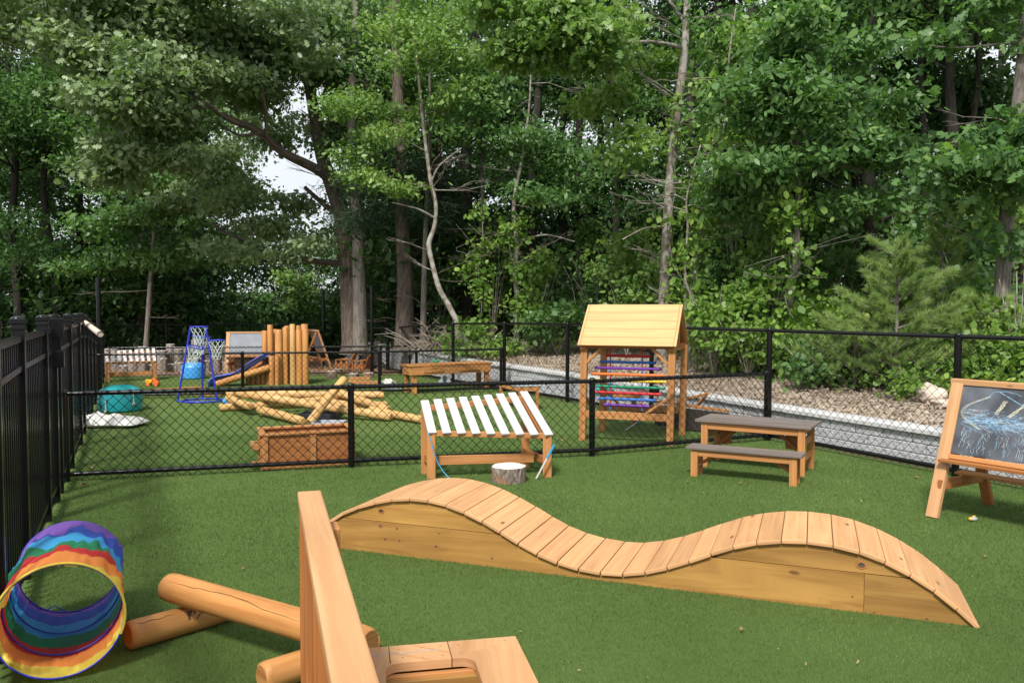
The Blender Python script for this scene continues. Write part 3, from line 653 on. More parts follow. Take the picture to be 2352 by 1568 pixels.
# wave balance bridge
PROF = [(-.30, .0), (-.245, .055), (-.18, .12), (-.114, .176), (.002, .249), (.124, .294), (.248, .334), (.375, .361), (.512, .372), (.639, .364), (.769, .340), (.892, .299), (1.012, .247), (1.131, .186), (1.252, .128), (1.377, .088), (1.502, .062), (1.635, .050), (1.765, .056), (1.891, .082), (2.008, .122), (2.145, .182), (2.257, .236), (2.367, .281), (2.486, .315), (2.602, .335), (2.736, .343), (2.858, .335), (2.977, .314), (3.095, .273), (3.219, .213), (3.323, .148), (3.398, .085), (3.486, .004)]
def wave():
    A = G(790, 1262); B = G(2253, 1443); ang = math.atan2(B.y - A.y, B.x - A.x)
    t = thing('balance_bridge', 'long wavy wooden balance bridge with planked top and two humps', 'balance bridge', A, ang)
    px = np.array([p[0] for p in PROF]); pz = np.array([p[1] for p in PROF]); S = np.concatenate([[0], np.cumsum(np.hypot(np.diff(px), np.diff(pz)))])
    # smooth
    ss = np.linspace(0, S[-1], 400); X = np.interp(ss, S, px); Z = np.interp(ss, S, pz); ker = np.ones(21) / 21
    Xp = np.convolve(np.pad(X, 10, 'edge'), ker, 'valid'); Zp = np.convolve(np.pad(Z, 10, 'edge'), ker, 'valid'); w = np.clip(np.minimum(ss, S[-1] - ss) / .12, 0, 1); X = X * (1 - w) + Xp * w; Z = Z * (1 - w) + Zp * w
    n = 33; Wd = .62; th = .021
    e_ = np.linspace(0, S[-1], n + 1); rg = random.Random(2)
    m = MB()
    for i in range(n):
        s0 = e_[i] + .0022; s1 = e_[i + 1] - .0022
        p0 = V3((float(np.interp(s0, ss, X)), 0, float(np.interp(s0, ss, Z)))); p1 = V3((float(np.interp(s1, ss, X)), 0, float(np.interp(s1, ss, Z))))
        d = (p1 - p0).normalized(); nz = V3((-d.z, 0, d.x)); c = (p0 + p1) / 2 - nz * th / 2; y0 = -.0 + rg.uniform(-.004, .004)
        m.beam(c + V3((0, y0, 0)), c + V3((0, Wd + rg.uniform(-.004, .004), 0)), (p1 - p0).length, th, up=nz)
    m.build('deck_planks', M_CEDAR_L, t, bev=.004)
    ms = MB()        # screws
    for i in range(n):
        s = (e_[i] + e_[i + 1]) / 2; p = V3((float(np.interp(s, ss, X)), 0, float(np.interp(s, ss, Z)))); d = V3((float(np.interp(s + .02, ss, X) - np.interp(s - .02, ss, X)), 0, float(np.interp(s + .02, ss, Z) - np.interp(s - .02, ss, Z)))).normalized(); nz = V3((-d.z, 0, d.x))
        for y in (.055, Wd - .055):
            for k in (-.025, .025): q = p + d * k + V3((0, y, 0)); ms.tube([q - nz * .003, q + nz * .0006], .0022, 6)
    ms.build('screws', M_CEDAR_D, t)
    gx = np.sort(np.append(np.linspace(px[0] + .03, px[-1] - .03, 120), [2.9799, 2.9819])); gz = np.interp(gx, X, Z) - .026
    for yy in (.018, Wd - .045):
        m = MB(); lim = .195; lo = np.minimum(gz, lim); k = lo > .004
        xs = gx[k]; zs = lo[k]
        cuts = [(0, 2.98), (2.984, 9)] if yy < .1 else [(0 - 9, 9)]
        for c0, c1 in ([(-9, 2.98), (2.9818, 9)]):
            kk = (xs >= c0) & (xs <= c1); a_ = xs[kk]; b_ = zs[kk]
            poly = [V3((float(a_[0]), yy, 0))] + [V3((float(x), yy, float(z))) for x, z in zip(a_, b_)] + [V3((float(a_[-1]), yy, 0))]
            m.prism(poly, (0, 0, 0), (0, .028, 0))
        for r0, r1 in ((-1, 1.6), (1.8, 4)):
            kk = (gz > lim + .006) & (gx > r0) & (gx < r1); a_ = gx[kk]; b_ = gz[kk]
            poly = [V3((float(a_[0]), yy, lim + .004))] + [V3((float(x), yy, float(z))) for x, z in zip(a_, b_)] + [V3((float(a_[-1]), yy, lim + .004))]
            m.prism(poly, (0, .002, 0), (0, .028, 0))
        m.build('side_board', M_OLIVE, t)
    rg = random.Random(6)
    for x, z, r in [(0.253, 0.171, 0.017), (0.367, 0.166, 0.01), (0.286, 0.092, 0.013), (0.38, 0.094, 0.013), (0.65, 0.164, 0.008), (0.632, 0.084, 0.012), (0.992, 0.052, 0.01), (-0.053, 0.099, 0.013), (-0.016, 0.042, 0.006), (0.256, 0.266, 0.022), (2.967, 0.238, 0.024), (3.028, 0.009, 0.007), (3.259, 0.01, 0.008), (2.928, 0.076, 0.006)]:
        m = MB(); r *= .62
        for k, (q, y) in enumerate(((1.6, .0172), (1.0, .0164))):
            m.cur = k; n = 14; vs = [V3((x + r * q * 1.15 * math.cos(i * math.tau / n) * rg.uniform(.85, 1.1), y, z + r * q * .8 * math.sin(i * math.tau / n) * rg.uniform(.85, 1.1))) for i in range(n)]
            m._add(vs, [list(range(n))], [[(p.x * 3, p.z * 3) for p in vs]], False)
        m.build('knot', [M_CEDAR_D, M_BARK_O], t)
wave()

# picnic table and bench
def frame_legs(t, mat, corners, h, s=.062, s2=.045):
    for i, c in enumerate(corners):
        m = MB(); m.beam(V3((c[0], c[1], 0)), V3((c[0], c[1], h)), s, s2, up=(0, 1, 0)); m.build('leg', mat, t, bev=.003)
def bench():
    loc = G(600, 1085.5); t = thing('bench', 'low bench with dark brown top and orange legs in front of the picnic table', 'bench', (1.56, 7.13, 0), math.atan2(6.65 - 7.13, 2.44 - 1.56))
    L = 1.0; D = .23; h = .27
    m = MB(); m.beam((0, D / 4 - .002, h - .011), (L, D / 4 - .002, h - .011), D / 2 - .003, .022); m.beam((0, D * .75, h - .011), (L, D * .75, h - .011), D / 2 - .003, .022); m.build('seat', M_COMP, t, bev=.003)
    for x in (.075, L - .075):
        for y in (.035, D - .035):
            m = MB(); m.beam((x, y, 0), (x, y, h - .022), .062, .032, up=(0, 1, 0)); m.build('leg', M_CEDAR, t, bev=.003)
    m = MB(); m.beam((.106, .035, h - .052), (L - .106, .035, h - .052), .025, .058); m.beam((.106, D - .035, h - .052), (L - .106, D - .035, h - .052), .025, .058); m.build('apron', M_CEDAR, t, bev=.003)
    m = MB()
    for a, b in (((.09, D / 2, .10), (.34, D / 2, h - .03)), ((L - .09, D / 2, .10), (L - .34, D / 2, h - .03))): m.beam(a, b, .03, .04, up=(0, 1, 0))
    for x in (.075, L - .075): m.beam((x, .05, .10), (x, D - .05, .10), .04, .04)
    m.build('brace', M_CEDAR_D, t, bev=.003)
bench()
def ptable():
    z = .455; a = G(1595.7, 962, z); b = G(1862.3, 981.6, z); L = (b - a).length; D = .50
    # plan placement from the measured top
    ang = math.atan2(b.y - a.y, b.x - a.x); t = thing('picnic_table', 'small picnic table with chalk-smeared dark brown top and orange frame', 'table', (a.x, a.y, 0), ang)
    m = MB()
    for i in range(3): m.beam((0, D * (i + .5) / 3, z - .012), (L, D * (i + .5) / 3, z - .012), D / 3 - .004, .024)
    m.build('table_top', M_COMP, t, bev=.003)
    for x in (.085, L - .085):
        for y in (.045, D - .045):
            m = MB(); m.beam((x, y, 0), (x, y, z - .024), .064, .036, up=(0, 1, 0)); m.build('leg', M_CEDAR, t, bev=.003)
    m = MB(); m.beam((.118, .045, z - .058), (L - .118, .045, z - .058), .028, .066); m.beam((.118, D - .045, z - .058), (L - .118, D - .045, z - .058), .028, .066)
    for x in (.085, L - .085): m.beam((x, .064, z - .05), (x, D - .064, z - .05), .03, .05)
    m.build('apron', M_CEDAR, t, bev=.003)
    m = MB()
    for x in (.085, L - .085):
        for zz in (.30, .155): m.beam((x, .064, zz), (x, D - .064, zz), .03, .06)
    m.build('stretcher', M_CEDAR, t, bev=.003)
    m = MB()
    for s in (0, 1):
        x0 = .12 if s == 0 else L - .12; x1 = .42 if s == 0 else L - .42
        m.beam((x0, D / 2, .16), (x1, D / 2, z - .03), .03, .045, up=(0, 1, 0)); m.beam((x0 + (.1 if s == 0 else -.1), D / 2 + .03, .20), (x0 + (.1 if s == 0 else -.1), D / 2 + .03, z - .03), .11, .03, up=(0, 1, 0))
    m.build('brace', M_CEDAR_D, t, bev=.003)
    m = MB(); rg = random.Random(5)
    for k in range(46):
        x = rg.uniform(.25, L - .06); y = D * .62 + rg.gauss(0, .06) + .0; l = rg.uniform(.03, .12); an = rg.gauss(0, .35); w = rg.uniform(.001, .0035)
        p = V3((x, min(D - .02, max(.05, y)), z + .0009 + k * .00001)); q = p + V3((math.cos(an) * l, math.sin(an) * l * .4, 0)); q.x = min(q.x, L - .02); q.y = min(q.y, D - .01); m.quad(p, q, q + V3((0, w, 0)), p + V3((0, w, 0)))
    m.build('chalk_marks', M_CHALKW, t)
ptable()

# slatted xylophone bench: local frame made from measured feet
def xylo(name_label, loc, rz, slats=9, group='slatted xylophone benches', deep=True):
    t = thing('xylophone_bench', name_label, 'bench', loc, rz, group)
    FL, FR, BL, BR = V3((0, 0, 0)), V3((1.03, .07, 0)), V3((-.075, .215, 0)), V3((.84, .53, 0))
    zfl, zfr, zbl, zbr = .41, .375, .60, .655
    if not deep: FR = V3((1.0, 0, 0)); BL = V3((.0, .28, 0)); BR = V3((1.0, .28, 0)); zfl = zfr = .40; zbl = .55; zbr = .60
    for p, z in ((FL, zfl), (FR, zfr), (BL, zbl), (BR, zbr)):
        m = MB(); m.beam(p, p + V3((0, 0, z)), .078, .05, up=(0, 1, 0)); m.build('leg', M_CEDAR, t, bev=.004)
    up = V3((0, 0, 1)); m = MB()
    f0 = FL + up * (zfl - .002); f1 = FR + up * (zfr - .002); b0 = BL + up * (zbl + .0); b1 = BR + up * (zbr + .0)
    df = (f1 - f0).normalized(); db = (b1 - b0).normalized()
    m.beam(f0 - df * .04, f1 + df * .04, .034, .05); m.build('front_rail', M_CEDAR, t, bev=.004)
    m = MB(); m.beam(b0 - db * .02, b1 + db * .05, .034, .055); m.build('back_rail', M_CEDAR, t, bev=.004)
    m = MB(); m.beam(f0 + V3((.03, .03, -.03)), b0 + V3((.03, -.01, -.03)), .035, .06); m.beam(f1 + V3((-.03, .03, -.03)), b1 + V3((-.03, -.01, -.03)), .035, .06); m.build('side_rail', M_CEDAR_D, t, bev=.004)
    m = MB(); q = FL.lerp(BL, .35) + up * .15; r = FR.lerp(BR, .3) + up * .15; m.beam(q + V3((.03, 0, 0)), r - V3((.06, 0, 0)), .03, .082); m.build('stretcher', M_CEDAR, t, bev=.004)
    m = MB(); m.beam(FR + up * .15 + V3((-.02, .03, 0)), BR + up * .15 + V3((-.01, -.02, 0)), .03, .07); m.beam(FL + up * .15 + V3((0, .03, 0)), BL + up * .15 + V3((0, -.02, 0)), .03, .07); m.build('cross_stretcher', M_CEDAR_D, t, bev=.004)
    for i in range(slats):
        k = i / (slats - 1); a = f0.lerp(f1, k) + up * .036; b = b0.lerp(b1, k) + up * .038; d = (b - a).normalized(); a = a - d * .05 + V3((.0, 0, 0)); b = b + d * .045
        m = MB(); m.beam(a, b, .075 if deep else .066, .02); m.build('slat', M_SLAT, t, bev=.003)
        if 1:
            n = d.cross(V3((1, 0, 0))).normalized(); n = n if n.z > 0 else -n
    return t
X1 = xylo('slatted bench with nine white-grey slats in front of the near fence', (-.715, 7.02, 0), 0)
X2 = xylo('far slatted bench with pale slats beside the picket fence, standing on the back turf', (-8.40, 16.5, 0), R(28), group='slatted xylophone benches', deep=False); X2.scale = (.90, .95, 1)
# blue cord hanging from the bench, mallet leaning on its right leg
m = MB(); pts = [V3((0, 0, 0)), V3((.03, -.02, -.08)), V3((.055, -.03, -.18)), V3((.09, -.04, -.27)), V3((.14, -.07, -.34)), V3((.20, -.11, -.395)), V3((.27, -.15, -.425))]
m.tube(pts, .0045, 6); o = m.build('cord', M_TAPE, None); o.location = (-.74, 6.955, .435); setp(o, 'thin blue cord hanging from the slatted bench to the turf', 'cord')
def mallet(a, b, lab):
    t = thing('mallet', lab, 'mallet', a, 0); d = V3(b) - V3(a); m = MB(); m.tube([(0, 0, 0), d * .62], .009, 10); m.build('handle', M_SLAT, t); m = MB(); m.tube([d * .60, d], .0115, 10); m.build('grip', M_TAPE, t)
mallet((.215, 7.0, .008), (.375, 6.99, .31), 'white and blue stick leaning on the right leg of the slatted bench')
mallet(G(1436, 988, .012), G(1477, 966, .012) + V3((0, 0, .03)), 'short blue and wooden mallet lying under the rainbow abacus')
# stump stool
def stump(label, loc, r, h, group=None, seed=0, cut=M_CUT, bk=M_BARK_S, patches=False):
    t = thing('log_stump', label, 'stump', loc, seed * 1.7, group); n = 40; m = MB(); vs = []; rows = 8
    for j in range(rows + 1):
        z = h * j / rows
        for k in range(n):
            th = k * math.tau / n; d = V3((math.cos(th), math.sin(th), 0)); q = 1 + .10 * mnoise.noise(d * 1.5 + V3((seed * 5.1, seed, 0))) + .05 * mnoise.noise(V3((d.x * 9, d.y * 9, z * 6 + seed)))
            if j == rows: q -= .02
            vs.append(d * (r * q) + V3((0, 0, z)))
    fs = []; uv = []; c0 = math.tau * r
    for j in range(rows):
        for k in range(n):
            k2 = (k + 1) % n; fs.append((j * n + k, j * n + k2, (j + 1) * n + k2, (j + 1) * n + k)); uv.append([(h * j / rows + seed, k / n * c0), (h * j / rows + seed, (k + 1) / n * c0), (h * (j + 1) / rows + seed, (k + 1) / n * c0), (h * (j + 1) / rows + seed, k / n * c0)])
    m._add(vs, fs, uv, True); m.build('bark', bk, t)
    m = MB(); top = vs[-n:]; rings = [top] + [[V3((p[0] * k, p[1] * k, h + .002)) for p in top] for k in (.985, .6, .25, .03)]
    vv = [V3(p) for rr in rings for p in rr]; fs = [(j * n + k, j * n + (k + 1) % n, (j + 1) * n + (k + 1) % n, (j + 1) * n + k) for j in range(4) for k in range(n)]
    m._add(vv, fs, [[(vv[i].x + seed, vv[i].y) for i in f] for f in fs], True); m.build('cut_top', cut, t)
    return t
M_CUTW = wood('pale_cut', (.74, .69, .64), (.58, .50, .43), knots=False, grain=8, rough=.85)
stump('round log stump stool with pale cut top beside the slatted bench', (-.026, 6.93, 0), .152, .135, None, 1, cut=M_CUTW)

# abacus play house
def abacus():
    a = V3((.81, 9.10, 0)); b = V3((1.745, 8.755, 0)); L = (b - a).length; ang = math.atan2(b.y - a.y, b.x - a.x); D = .78
    t = thing('abacus_house', 'tall wooden abacus frame with gabled roof and rainbow coloured rods', 'abacus', a, ang)
    for n_, (x, y) in enumerate(((0, 0), (L, 0), (.04, D), (L + .02, D))):
        m = MB(); m.beam((x + (.03 if n_ in (0, 2) else .035) * 0, y, 0), (x + .02, y, 1.08), .075, .062, up=(0, 1, 0)); m.build('post', M_CEDAR, t, bev=.004)
    m = MB()
    m.beam((.04, 0, .305), (L - .03, 0, .305), .035, .085); m.beam((.07, D, .305), (L - .02, D, .305), .035, .085); m.build('lower_rail', M_CEDAR, t, bev=.004)
    m = MB(); m.beam((.0, -.015, 1.095), (L + .04, -.015, 1.095), .04, .06); m.beam((.0, D + .015, 1.095), (L + .04, D + .015, 1.095), .04, .06)
    m.beam((.015, -.06, 1.075), (.015, D + .06, 1.075), .07, .06); m.beam((L + .02, -.06, 1.075), (L + .02, D + .06, 1.075), .07, .06)
    m.build('roof_beam', M_CEDAR_D, t, bev=.004)
    m = MB()
    for y in (0, D):
        m.beam((.05, y, .90), (.22, y, 1.065), .028, .06, up=(0, 1, 0)); m.beam((L - .03, y, .90), (L - .20, y, 1.065), .028, .06, up=(0, 1, 0))
    m.beam((.05, D, .52), (.24, D, .35), .028, .055, up=(0, 1, 0)); m.beam((L - .02, .0, .52), (L - .26, .0, .35), .028, .06, up=(0, 1, 0)); m.beam((.0, .06, .52), (.05, .24, .36), .028, .05, up=(0, 1, 0))
    m.build('brace', M_CEDAR, t, bev=.003)
    # roof
    x0, x1 = -.035, L + .075; e0 = V3((0, -.10, 1.095)); rg_ = V3((0, D / 2 - .02, 1.555)); e1 = V3((0, D + .08, 1.095))
    for nm, ev, sg in (('roof_slope', e0, 1), ('roof_slope', e1, -1)):
        m = MB(); d = rg_ - ev; n5 = 5
        for i in range(n5):
            c = ev + d * ((i + .5) / n5); up = d.cross(V3((1, 0, 0))); up = up if up.z > 0 else -up
            m.beam(V3((x0 + .03, c.y, c.z)), V3((x1 - .03, c.y, c.z)), d.length / n5 - .0035, .018, up=up)
        for xx in (x0 + .0125, x1 - .0125):
            up = d.cross(V3((1, 0, 0))); up = up if up.z > 0 else -up
            m.beam(V3((xx, ev.y, ev.z)), V3((xx, rg_.y, rg_.z - .003)), .028, .02, up=up)
        m.build(nm, M_ROOF, t, bev=.002)
    m = MB()
    for xx in (x0 + .05, x1 - .05):
        m.beam((xx, -.05, 1.115), (xx, rg_.y, 1.53), .03, .05, up=(1, 0, 0)); m.beam((xx, D + .03, 1.115), (xx, rg_.y, 1.53), .03, .05, up=(1, 0, 0)); m.beam((xx, rg_.y, 1.10), (xx, rg_.y, 1.50), .035, .035)
    m.build('gable_frame', M_CEDAR, t, bev=.003)
    mats = [M_RED, M_BLUE, M_PURPLE, M_ORANGE, M_YELLOW, M_GREEN, M_RED, M_BLUE, M_PURPLE]
    ext = [(.245, .735), (.18, .80), (.115, .865), (.07, .91), (.06, .915), (.075, .905), (.12, .865), (.165, .80), (.225, .73)]
    names = ['red', 'blue', 'violet', 'orange', 'yellow', 'green', 'red', 'blue', 'violet']
    for i, (mt, (u, w)) in enumerate(zip(mats, ext)):
        z = .975 - i * .0705; m = MB(); m.tube([(u, .10, z), (w + .02, .10, z)], .0165, 14); m.build('rod', mt, t)['label'] = names[i] + ' painted rod'
    for xx in (.30, .665):
        m = MB(); cz = 1.06; i = 0
        while cz > .36: m.cur = i % 2; m.tube([(xx, .10, cz), (xx, .10, max(.345, cz - .0675))], .0085, 8); cz -= .0705; i += 1
        m.build('support_rod', [M_RED, M_BLUE], t)
abacus()
# dark sided cart behind the abacus
def cart():
    t = thing('play_cart', 'dark sided wooden cart with raised orange frame, behind the rainbow abacus', 'cart', (1.9, 10.0, 0), R(-35))
    m = MB(); m.beam((-.1, 0, .17), (.85, 0, .13), .025, .26); m.build('side_panel', M_DARKPANEL, t, bev=.004)
    m = MB(); m.beam((-.35, .06, .345), (.85, .0, .285), .05, .03); m.beam((-.9, .30, .36), (-.35, .06, .36), .05, .08); m.build('frame', M_CEDAR, t, bev=.004)
    m = MB(); m.beam((.1, .3, .33), (.55, .15, .47), .06, .03); m.beam((.35, .2, .27), (.50, .15, .43), .06, .025); m.beam((.1, .28, .14), (.1, .28, .36), .05, .05); m.build('handle_frame', M_CEDAR, t, bev=.004)
    m = MB(); m.beam((-.5, .2, 0), (-.5, .2, .33), .06, .04); m.beam((.6, .1, 0), (.6, .1, .1), .06, .04); m.build('leg', M_CEDAR_D, t, bev=.003)
    m = MB(); m.tube([(-.17, .10, .47), (-.15, .14, .47)], .058, 20); m.build('wheel', M_BLACK, t)
cart()
m = MB(); m.lathe([(.0, .0), (.11, .0), (.12, .02), (.115, .05), (.13, .055), (.10, .09), (.05, .105), (.0, .108)], n=24); o = m.build('bowl', M_TEAL); o.location = (1.22, 10.45, .375); setp(o, 'dark green domed bowl on the cart behind the rainbow abacus', 'bowl')

# chalkboard easel
def easel(label, loc, rz, W_=.92, board=M_SLATE, chalk=False, s=1.0, group=None):
    """local: x along the width, -y is the drawing side, front feet at y=0"""
    t = thing('easel', label, 'easel', loc, rz, group); H = .955; lean = .33; ap = V3((0, lean, H))
    for x in (0, W_):
        m = MB(); m.beam(V3((x, 0, 0)), V3((x, lean, H)), .085, .042, up=(0, -1, .3)); m.build('leg', M_CEDAR_L, t, bev=.004)
        m = MB(); xi = x + (.04 if x == 0 else -.04); m.beam(V3((xi, .74, 0)), V3((xi, lean + .03, H - .03)), .07, .042, up=(0, 1, .3)); m.build('rear_leg', M_CEDAR_D, t, bev=.004)
    m = MB(); m.beam(V3((-.05, lean + .01, H + .012)), V3((W_ + .05, lean + .01, H + .012)), .06, .042); m.build('top_rail', M_CEDAR_L, t, bev=.004)
    q = lambda z, o=0: V3((0, lean * z / H - o, z))
    m = MB(); m.beam(V3((.043, q(.435).y, .435)), V3((W_ - .043, q(.435).y, .435)), .035, .055, up=(0, -1, .3)); m.build('lower_rail', M_CEDAR, t, bev=.003)
    m = MB(); m.beam(V3((.0, q(.41).y - .045, .41)), V3((W_, q(.41).y - .045, .41)), .075, .022); m.build('ledge', M_CEDAR_D, t, bev=.003)
    m = MB(); b0 = q(.46); b1 = q(H - .01); d = b1 - b0; nn = V3((0, -d.z, d.y)).normalized(); c = (b0 + b1) / 2 + V3((W_ / 2, 0, 0)); m.beam(c - d / 2, c + d / 2, W_ - .086, .012, up=nn); m.build('board', board, t, bev=0)
    m = MB(); m.beam((.02, .05, .235), (.05, .60, .235), .026, .075); m.beam((W_ - .02, .05, .235), (W_ - .05, .60, .235), .026, .075); m.build('side_stretcher', M_CEDAR_D, t, bev=.003)
    m = MB(); m.beam((-.02, .40, .285), (W_ + .02, .40, .285), .13, .018); m.build('shelf', M_CEDAR, t, bev=.003)
    if chalk:
        rg = random.Random(12); off = nn * .0068; hw = d.length
        def bp(u, v): return b0 + d * v + V3((.043 + u * (W_ - .086), 0, 0)) + off     # u,v in 0..1
        def stroke(mm, pts, w, z=0):
            pts = [bp(u, v) + nn * z for u, v in pts]
            for p, r_ in zip(pts, pts[1:]):
                e = (r_ - p)
                if e.length < 1e-5: continue
                sdir = e.normalized().cross(nn) * w / 2; mm.quad(p - sdir, r_ - sdir, r_ + sdir, p + sdir)
        mb = MB(); my = MB(); mw = MB()
        for k in range(300):
            u = rg.uniform(.03, .92); v = .50 + rg.gauss(0, .055); an = rg.gauss(0, .5); l = rg.uniform(.04, .22); n = 5
            stroke(mb if k % 4 else mw, [(min(.97, max(.02, u + math.cos(an) * l * i / n)), v + math.sin(an) * l * i / n + rg.gauss(0, .006)) for i in range(n + 1)], rg.uniform(.0012, .0032), k * 2e-6)
        for k in range(75):
            u = rg.uniform(.05, .95); v = rg.uniform(.10, .42); stroke(mb if k % 2 else mw, [(u + rg.gauss(0, .008), v - .04 * i * rg.uniform(.3, 1.1)) if v - .04 * i > .03 else (u, .03) for i in range(5)], rg.uniform(.001, .0028), k * 2e-6)
        for k in range(3):
            stroke(my if k < 2 else mb, [(.22 - .20 * math.sin(i / 14 * 3.0) + k * .012, .86 - .48 * i / 14 + .0 * k) for i in range(15)], .003, .0006 + k * 1e-5)
        for cx, cy, ln in ((.30, .62, .20), (.40, .60, .24)):
            for k in range(10): stroke(my, [(cx + rg.uniform(-.02, .02) + (.12 * i / 6 if cx > .35 else .05 * i / 6), cy + ln * i / 6 * rg.uniform(.9, 1)) for i in range(7)], .0022, .0007 + k * 1e-5)
        for k in range(5):
            cu = .10 + k * .015; cv = .62; stroke(mw, [(cu + .05 * math.cos(i * .7 + k), cv + .035 * math.sin(i * .7 + k)) for i in range(9)], .0022, .0008 + k * 1e-5)
        stroke(mb, [(.22, .86), (.25, .93), (.34, .95), (.42, .93), (.46, .90)], .004, .0009); stroke(mb, [(.30, .93), (.38, .86), (.47, .78), (.53, .68), (.55, .60)], .005, .00095)
        stroke(mb, [(.55, .93), (.62, .89), (.72, .84)], .006, .001); stroke(my, [(.60, .36), (.68, .38), (.80, .36), (.90, .37)], .004, .00105)
        mb.build('blue_chalk_drawing', M_CHALKB, t); my.build('yellow_chalk_drawing', M_CHALKY, t); mw.build('white_chalk_drawing', M_CHALKW, t)
    return t
EG = 'chalkboard easels'
easel('large chalkboard easel with a blue and yellow chalk drawing, at the right edge', (3.035, 5.70, 0), R(-56), .95, M_SLATE, True, group=EG)
easel('far easel with a blank grey board, behind the blue slide', (-6.55, 18.2, 0), R(8), .88, M_GREYBOARD, False, group=EG)
easel('far easel seen edge-on just right of the log fort', (-4.62, 20.3, 0), R(118), .8, M_GREYBOARD, False, group=EG)

# planter box
def planter():
    a = V3((-2.34, 7.40, 0)); ang = math.atan2(.27, .73); t = thing('planter_box', 'orange wooden planter box with framed panels behind the near fence', 'planter', a, ang); L, D, h = .86, .46, .33
    m = MB(); fw = .055
    for y, s in ((0, 1), (D, -1)):
        m.beam((0, y + .012 * s, h / 2), (L, y + .012 * s, h / 2), .018, h - .02)
    for x, s in ((0, 1), (L, -1)): m.beam((x + .012 * s, .024, h / 2), (x + .012 * s, D - .024, h / 2), .018, h - .02)
    m.build('panel', M_CEDAR_D, t, bev=.003)
    m = MB()
    for x in (.03, L / 2 + .04, L - .03): m.beam((x, -.010, 0), (x, -.010, h - .02), .055, .016, up=(0, 1, 0))
    m.beam((.06, -.008, .03), (L / 2 + .01, -.008, .03), .014, .055); m.beam((L / 2 + .07, -.008, .03), (L - .06, -.008, .03), .014, .055)
    for x, sg in ((-.004, -1), (L + .004, 1)):
        for y in (.03, D - .03): m.beam((x, y, 0), (x, y, h - .02), .014, .05, up=(0, 1, 0))
    m.build('frame', M_CEDAR, t, bev=.003)
    m = MB(); r = .03
    m.beam((-.02, .01, h), (L + .02, .01, h), .06, .022); m.beam((-.02, D - .01, h), (L + .02, D - .01, h), .06, .022); m.beam((.01, .042, h), (.01, D - .042, h), .06, .022); m.beam((L - .01, .042, h), (L - .01, D - .042, h), .06, .022); m.build('rim', M_CEDAR, t, bev=.004)
    m = MB(); m.box((L / 2, D / 2, .12), (L - .05, D - .05, .01)); m.build('floor_board', M_CEDAR_D, t)
    for y, z, mt in ((.06, .215, M_CEDAR), (.06, .05, M_CEDAR), (D - .08, .19, M_ROOF)): m = MB(); m.beam((-.085, y, z), (-.012, y, z), .05, .055); m.build('handle', mt, t, bev=.004)
planter()
# log pile
def logpile():
    g = 'pile of peeled logs behind the near fence'
    def PP(x, y, D): return P((800 + x / 2.94) / 1.7415, (1200 + y / 2.94) / 1.7415, D)
    r = .058
    L = [
        ('peeled log lying on the turf, leftmost end of the pile', PP(225, 1268, 11.7), PP(1380, 1268, 12.3), r),
        ('long peeled log lying highest across the back of the pile', PP(315, 1094, 11.95), PP(2165, 1115, 12.1), r + .003),
        ('long peeled log sloping down across the front of the pile to the right', PP(410, 1083, 11.55), PP(2250, 1398, 10.65), r + .004),
        ('peeled log whose round cut end faces the camera at the left of the pile', PP(330, 1150, 12.0), PP(588, 1247, 11.2), r),
        ('peeled log running level from the left cut end into the pile', PP(600, 1247, 11.3), PP(1980, 1130, 12.4), r - .004),
        ('peeled log lying low in front, its cut end on the turf by the planter', PP(700, 1290, 11.2), PP(1215, 1450, 10.25), r),
        ('steeply leaning peeled log propped over the middle of the pile', PP(1695, 925, 10.9), PP(1285, 1450, 10.15), r - .003),
        ('peeled log with its round cut end facing right of the pile', PP(1600, 1075, 12.1), PP(2222, 1290, 11.15), r + .002),
        ('peeled log at the back right, only a short stretch visible', PP(1500, 1270, 11.5), PP(2190, 1225, 12.0), r - .004),
        ('peeled log reaching farthest right toward the slatted bench', PP(2000, 1290, 11.3), P(985, 976, 10.3), r - .002),
        ('peeled log sloping behind the leaning log in the pile', PP(1290, 1170, 12.2), PP(2050, 1265, 11.6), r - .006)]
    for lab, a, b, rr in L:
        a.z = max(a.z, rr); b.z = max(b.z, rr); log_obj(lab, a, b, rr, M_POLE, g)
logpile()
# trays by the log pile
def tray(label, c, w, d, h, rz, mat):
    t = thing('tray', label, 'tray', c, rz); m = MB(); m.box((0, 0, .008), (w, d, .012)); m.build('base', mat, t); m = MB()
    m.beam((-w / 2, -d / 2, h / 2), (w / 2, -d / 2, h / 2), .012, h); m.beam((-w / 2, d / 2, h / 2), (w / 2, d / 2, h / 2), .012, h); m.beam((-w / 2, -d / 2 + .008, h / 2), (-w / 2, d / 2 - .008, h / 2), .012, h); m.beam((w / 2, -d / 2 + .008, h / 2), (w / 2, d / 2 - .008, h / 2), .012, h); m.build('rim', mat, t, bev=.003)
tray('black plastic tray under the leaning log of the pile', G(736, 962) + V3((0, 0, .02)), .52, .34, .07, -.1, plain('tray_black', (.02, .022, .03), .4))
tray('flat grey plastic tray behind the planter box', G(752, 980) + V3((.02, 0, .02)), .38, .30, .05, -.05, M_GREYPL)

